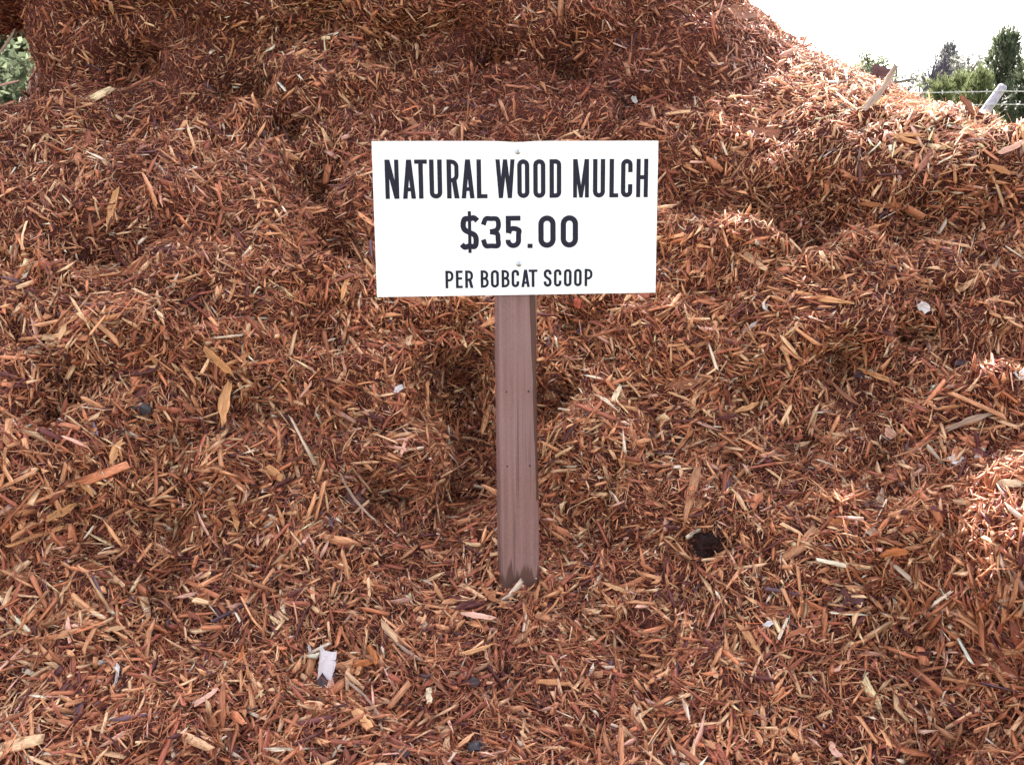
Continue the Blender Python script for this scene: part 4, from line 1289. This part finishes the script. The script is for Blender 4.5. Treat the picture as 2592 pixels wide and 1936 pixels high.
def pine(loc, h, wid, mat, label, seed, name='pine_tree', group=None, whorls=16, spire=.16, tuft=.20, base=.02):
    q = random.Random(seed)
    root = empty(name, loc); tag(root, label, 'tree', group)
    bm = bmesh.new()
    tube(bm, [Vector((0, 0, -.1)), Vector((.02 * h * q.uniform(-1, 1), 0, h * .5)), Vector((0, 0, h))], [.018 * h + .02, .012 * h + .01, .006], 7)
    V, F = [], []
    def needles(p, d, ln, n):
        for _ in range(n):
            dd = (d * 1.2 + Vector((q.gauss(0, .5), q.gauss(0, .5), q.gauss(0, .5) + .25))).normalized()
            s_ = dd.cross(Vector((q.gauss(0, 1), q.gauss(0, 1), q.gauss(0, 1)))).normalized() * ln * .075
            i0 = len(V); V.extend([p - s_, p + s_, p + dd * ln]); F.append((i0, i0 + 1, i0 + 2))
    for k in range(whorls):
        t = base + (1 - base - .02) * (k / whorls) ** .9
        z = t * h; r = wid * (1 - t) ** 1.0 * q.uniform(.75, 1.15) * (.75 + .25 * min(1, t * 5)) + .05
        nb = q.randint(6, 8)
        for b in range(nb):
            a = 2 * math.pi * (b + q.random() * .7) / nb
            rr = r * q.uniform(.65, 1.12); up = q.uniform(.25, .6) + .5 * t
            p0 = Vector((0, 0, z)); p2 = p0 + Vector((math.cos(a) * rr, math.sin(a) * rr, rr * up))
            p1 = p0.lerp(p2, .5) - Vector((0, 0, rr * .06))
            tube(bm, [p0, p1, p2], [.010 * h * (1 - t) + .006, .007 * h * (1 - t) + .004, .003], 4, False)
            m_ = max(4, int(rr / (tuft * .45)))
            for j in range(m_):
                f = .2 + .8 * (j + q.random()) / m_
                p = p0.lerp(p1, f * 2) if f < .5 else p1.lerp(p2, f * 2 - 1)
                d = (p2 - p1).normalized()
                needles(p + Vector((q.gauss(0, .04), q.gauss(0, .04), q.gauss(0, .03))) * (1 + rr), d, tuft * q.uniform(.7, 1.2), 14)
            # upright shoot at the branch end
            sh = tuft * q.uniform(.8, 1.8)
            for j in range(4): needles(p2 + Vector((0, 0, sh * j / 4)), Vector((0, 0, 1)), tuft * .7, 6)
    for j in range(int(10)):
        needles(Vector((0, 0, h * (1 - spire * j / 10))), Vector((0, 0, 1)), tuft * .6, 7)
    from_bm('trunk', bm, M_BARK, root)
    pydata('crown', V, F, mat, root)
    return root

def broadleaf(loc, h, wid, mat, label, seed, name='broadleaf_tree', group=None, n=2600, leaf=.10, trunk=.25):
    q = random.Random(seed)
    root = empty(name, loc); tag(root, label, 'tree' if 'tree' in name else 'shrub', group)
    bm = bmesh.new(); V, F = [], []
    tips = []
    tube(bm, [Vector((0, 0, -.1)), Vector((0, 0, h * trunk)), Vector((.05 * wid, 0, h * .8))], [.03 * h, .022 * h, .006 * h], 8)
    for k in range(26):
        a = q.uniform(0, 6.28); z0 = h * q.uniform(trunk * .5, .75)
        el = q.uniform(.1, 1.2); ln = wid * q.uniform(.55, 1.0)
        p0 = Vector((0, 0, z0)); p2 = p0 + Vector((math.cos(a) * math.cos(el), math.sin(a) * math.cos(el), math.sin(el))) * ln
        p2.z = min(p2.z, h * q.uniform(.85, 1.0))
        p1 = p0.lerp(p2, .5) + Vector((q.gauss(0, .06), q.gauss(0, .06), .05)) * wid
        tube(bm, [p0, p1, p2], [.012 * h, .008 * h, .003 * h], 5, False)
        tips += [p1, p2, p1.lerp(p2, .6)]
    for _ in range(n):
        c = q.choice(tips); p = c + Vector((q.gauss(0, 1), q.gauss(0, 1), q.gauss(0, .8))) * wid * .13
        d = Vector((q.gauss(0, 1), q.gauss(0, 1), q.gauss(0, 1))).normalized(); s_ = d.cross(Vector((q.gauss(0, 1), q.gauss(0, 1), 1))).normalized()
        l_ = leaf * q.uniform(.6, 1.3)
        i0 = len(V); V.extend([p - d * l_ * .5, p + s_ * l_ * .3, p + d * l_ * .5, p - s_ * l_ * .3]); F.append((i0, i0 + 1, i0 + 2, i0 + 3))
    from_bm('trunk', bm, M_BARK, root)
    pydata('crown', V, F, mat, root)
    return root

def bare_tree(loc, h, label, seed):
    q = random.Random(seed)
    root = empty('bare_tree', loc); tag(root, label, 'tree')
    bm = bmesh.new(); twigs = bmesh.new()
    def grow(p, d, ln, r, lev):
        n = 4; pts = [p]
        for i in range(n):
            d = (d + Vector((q.gauss(0, .10), q.gauss(0, .10), .16))).normalized(); pts.append(pts[-1] + d * ln / n)
        tube(bm if lev < 2 else twigs, pts, [r * (1 - .55 * i / n) for i in range(n + 1)], 5, False)
        if lev < 4:
            for _ in range(q.randint(2, 4)):
                k = q.randint(1, n)
                dd = (d + Vector((q.gauss(0, .5), q.gauss(0, .5), q.gauss(.1, .3)))).normalized()
                grow(pts[k], dd, ln * q.uniform(.5, .75), r * .55, lev + 1)
    grow(Vector((0, 0, -.1)), Vector((0, 0, 1)), h * .45, .034 * h, 0)
    grow(Vector((.1, 0, 0)), Vector((.12, 0, 1)).normalized(), h * .5, .030 * h, 0)
    from_bm('trunk', bm, M_PALEBARK, root); from_bm('twigs', twigs, M_PALEBARK, root)

def tree_at(px, py_top, Y):
    p = at(px, py_top, Y)
    return Vector((p.x, Y, 0)), p.z
G_ = 'trees beyond the fence'
loc, h = tree_at(2552, 86, 20);  pine(loc, h, 1.15, M_PINE, 'tall dark green young pine behind the leaning fence arm', 1, group=G_, whorls=22, tuft=.19)
loc, h = tree_at(2622, 150, 19); pine(loc, h, .95, M_PINE, 'dark pine cut by the right edge of the picture', 2, group=G_, whorls=18, tuft=.19)
loc, h = tree_at(2407, 112, 27); pine(loc, h, 1.15, M_PINE2, 'grey-green pine with a thin spire standing farther back', 3, group=G_, whorls=20, tuft=.20, spire=.22)
loc, h = tree_at(2466, 92, 25); broadleaf(loc, h, .95, M_LEAF2, 'greyish leafy tree between the two pines', 4, group=G_, n=1500, leaf=.10)
loc, h = tree_at(2385, 205, 17); pine(loc, h, .55, M_YOUNG, 'bright green pine seedling left of the fence arm, nearest the ridge', 5, 'young_pine', G_, 12, tuft=.16)
loc, h = tree_at(2432, 192, 18); pine(loc, h, .6, M_YOUNG, 'bright green young pine under the grey-green spire', 6, 'young_pine', G_, 13, tuft=.16)
loc, h = tree_at(2484, 180, 17); pine(loc, h, .65, M_YOUNG, 'yellow-green young pine just left of the tall dark pine', 7, 'young_pine', G_, 13, tuft=.16)
loc, h = tree_at(2344, 190, 19); broadleaf(loc, h, .6, M_LEAF, 'low green shrub at the foot of the bare tree', 11, 'green_shrub', G_, 900, .08)
loc, h = tree_at(2212, 72, 24); broadleaf(loc, h, .85, M_LEAF, 'light green rounded tree rising over the ridge', 8, group=G_, n=2600, leaf=.10)
loc, h = tree_at(2276, 92, 26); broadleaf(loc, h, .8, M_LEAF2, 'pale hazy green tree left of the bare tree', 9, group=G_, n=1500, leaf=.10)
loc, h = tree_at(2322, 92, 22); bare_tree(loc, h, 'leafless grey tree with thin upright branches', 10)
loc, h = tree_at(2245, 100, 28); broadleaf(loc, h, .9, M_LEAF2, 'faint pale tree between the light green one and the bare one', 14, group=G_, n=1800, leaf=.10)
loc, h = tree_at(2362, 140, 26); broadleaf(loc, h, .8, M_LEAF2, 'greyish small tree right of the bare tree', 15, group=G_, n=1500, leaf=.10)
loc, h = tree_at(2180, 120, 27); broadleaf(loc, h, .8, M_LEAF, 'leftmost faint green treetop showing over the ridge', 16, group=G_, n=1500, leaf=.10)
loc, h = tree_at(-40, -60, 16);  broadleaf(loc, h, 2.0, M_HEDGE, 'green leafy tree glimpsed past the left cliff of the pile', 12, n=9000, leaf=.20, trunk=.15)
loc, h = tree_at(70, 140, 13);   broadleaf(loc, h, 1.2, M_PINE, 'dark low shrub below the leafy tree at the left edge', 13, 'dark_shrub', None, 4500, .15, .1)
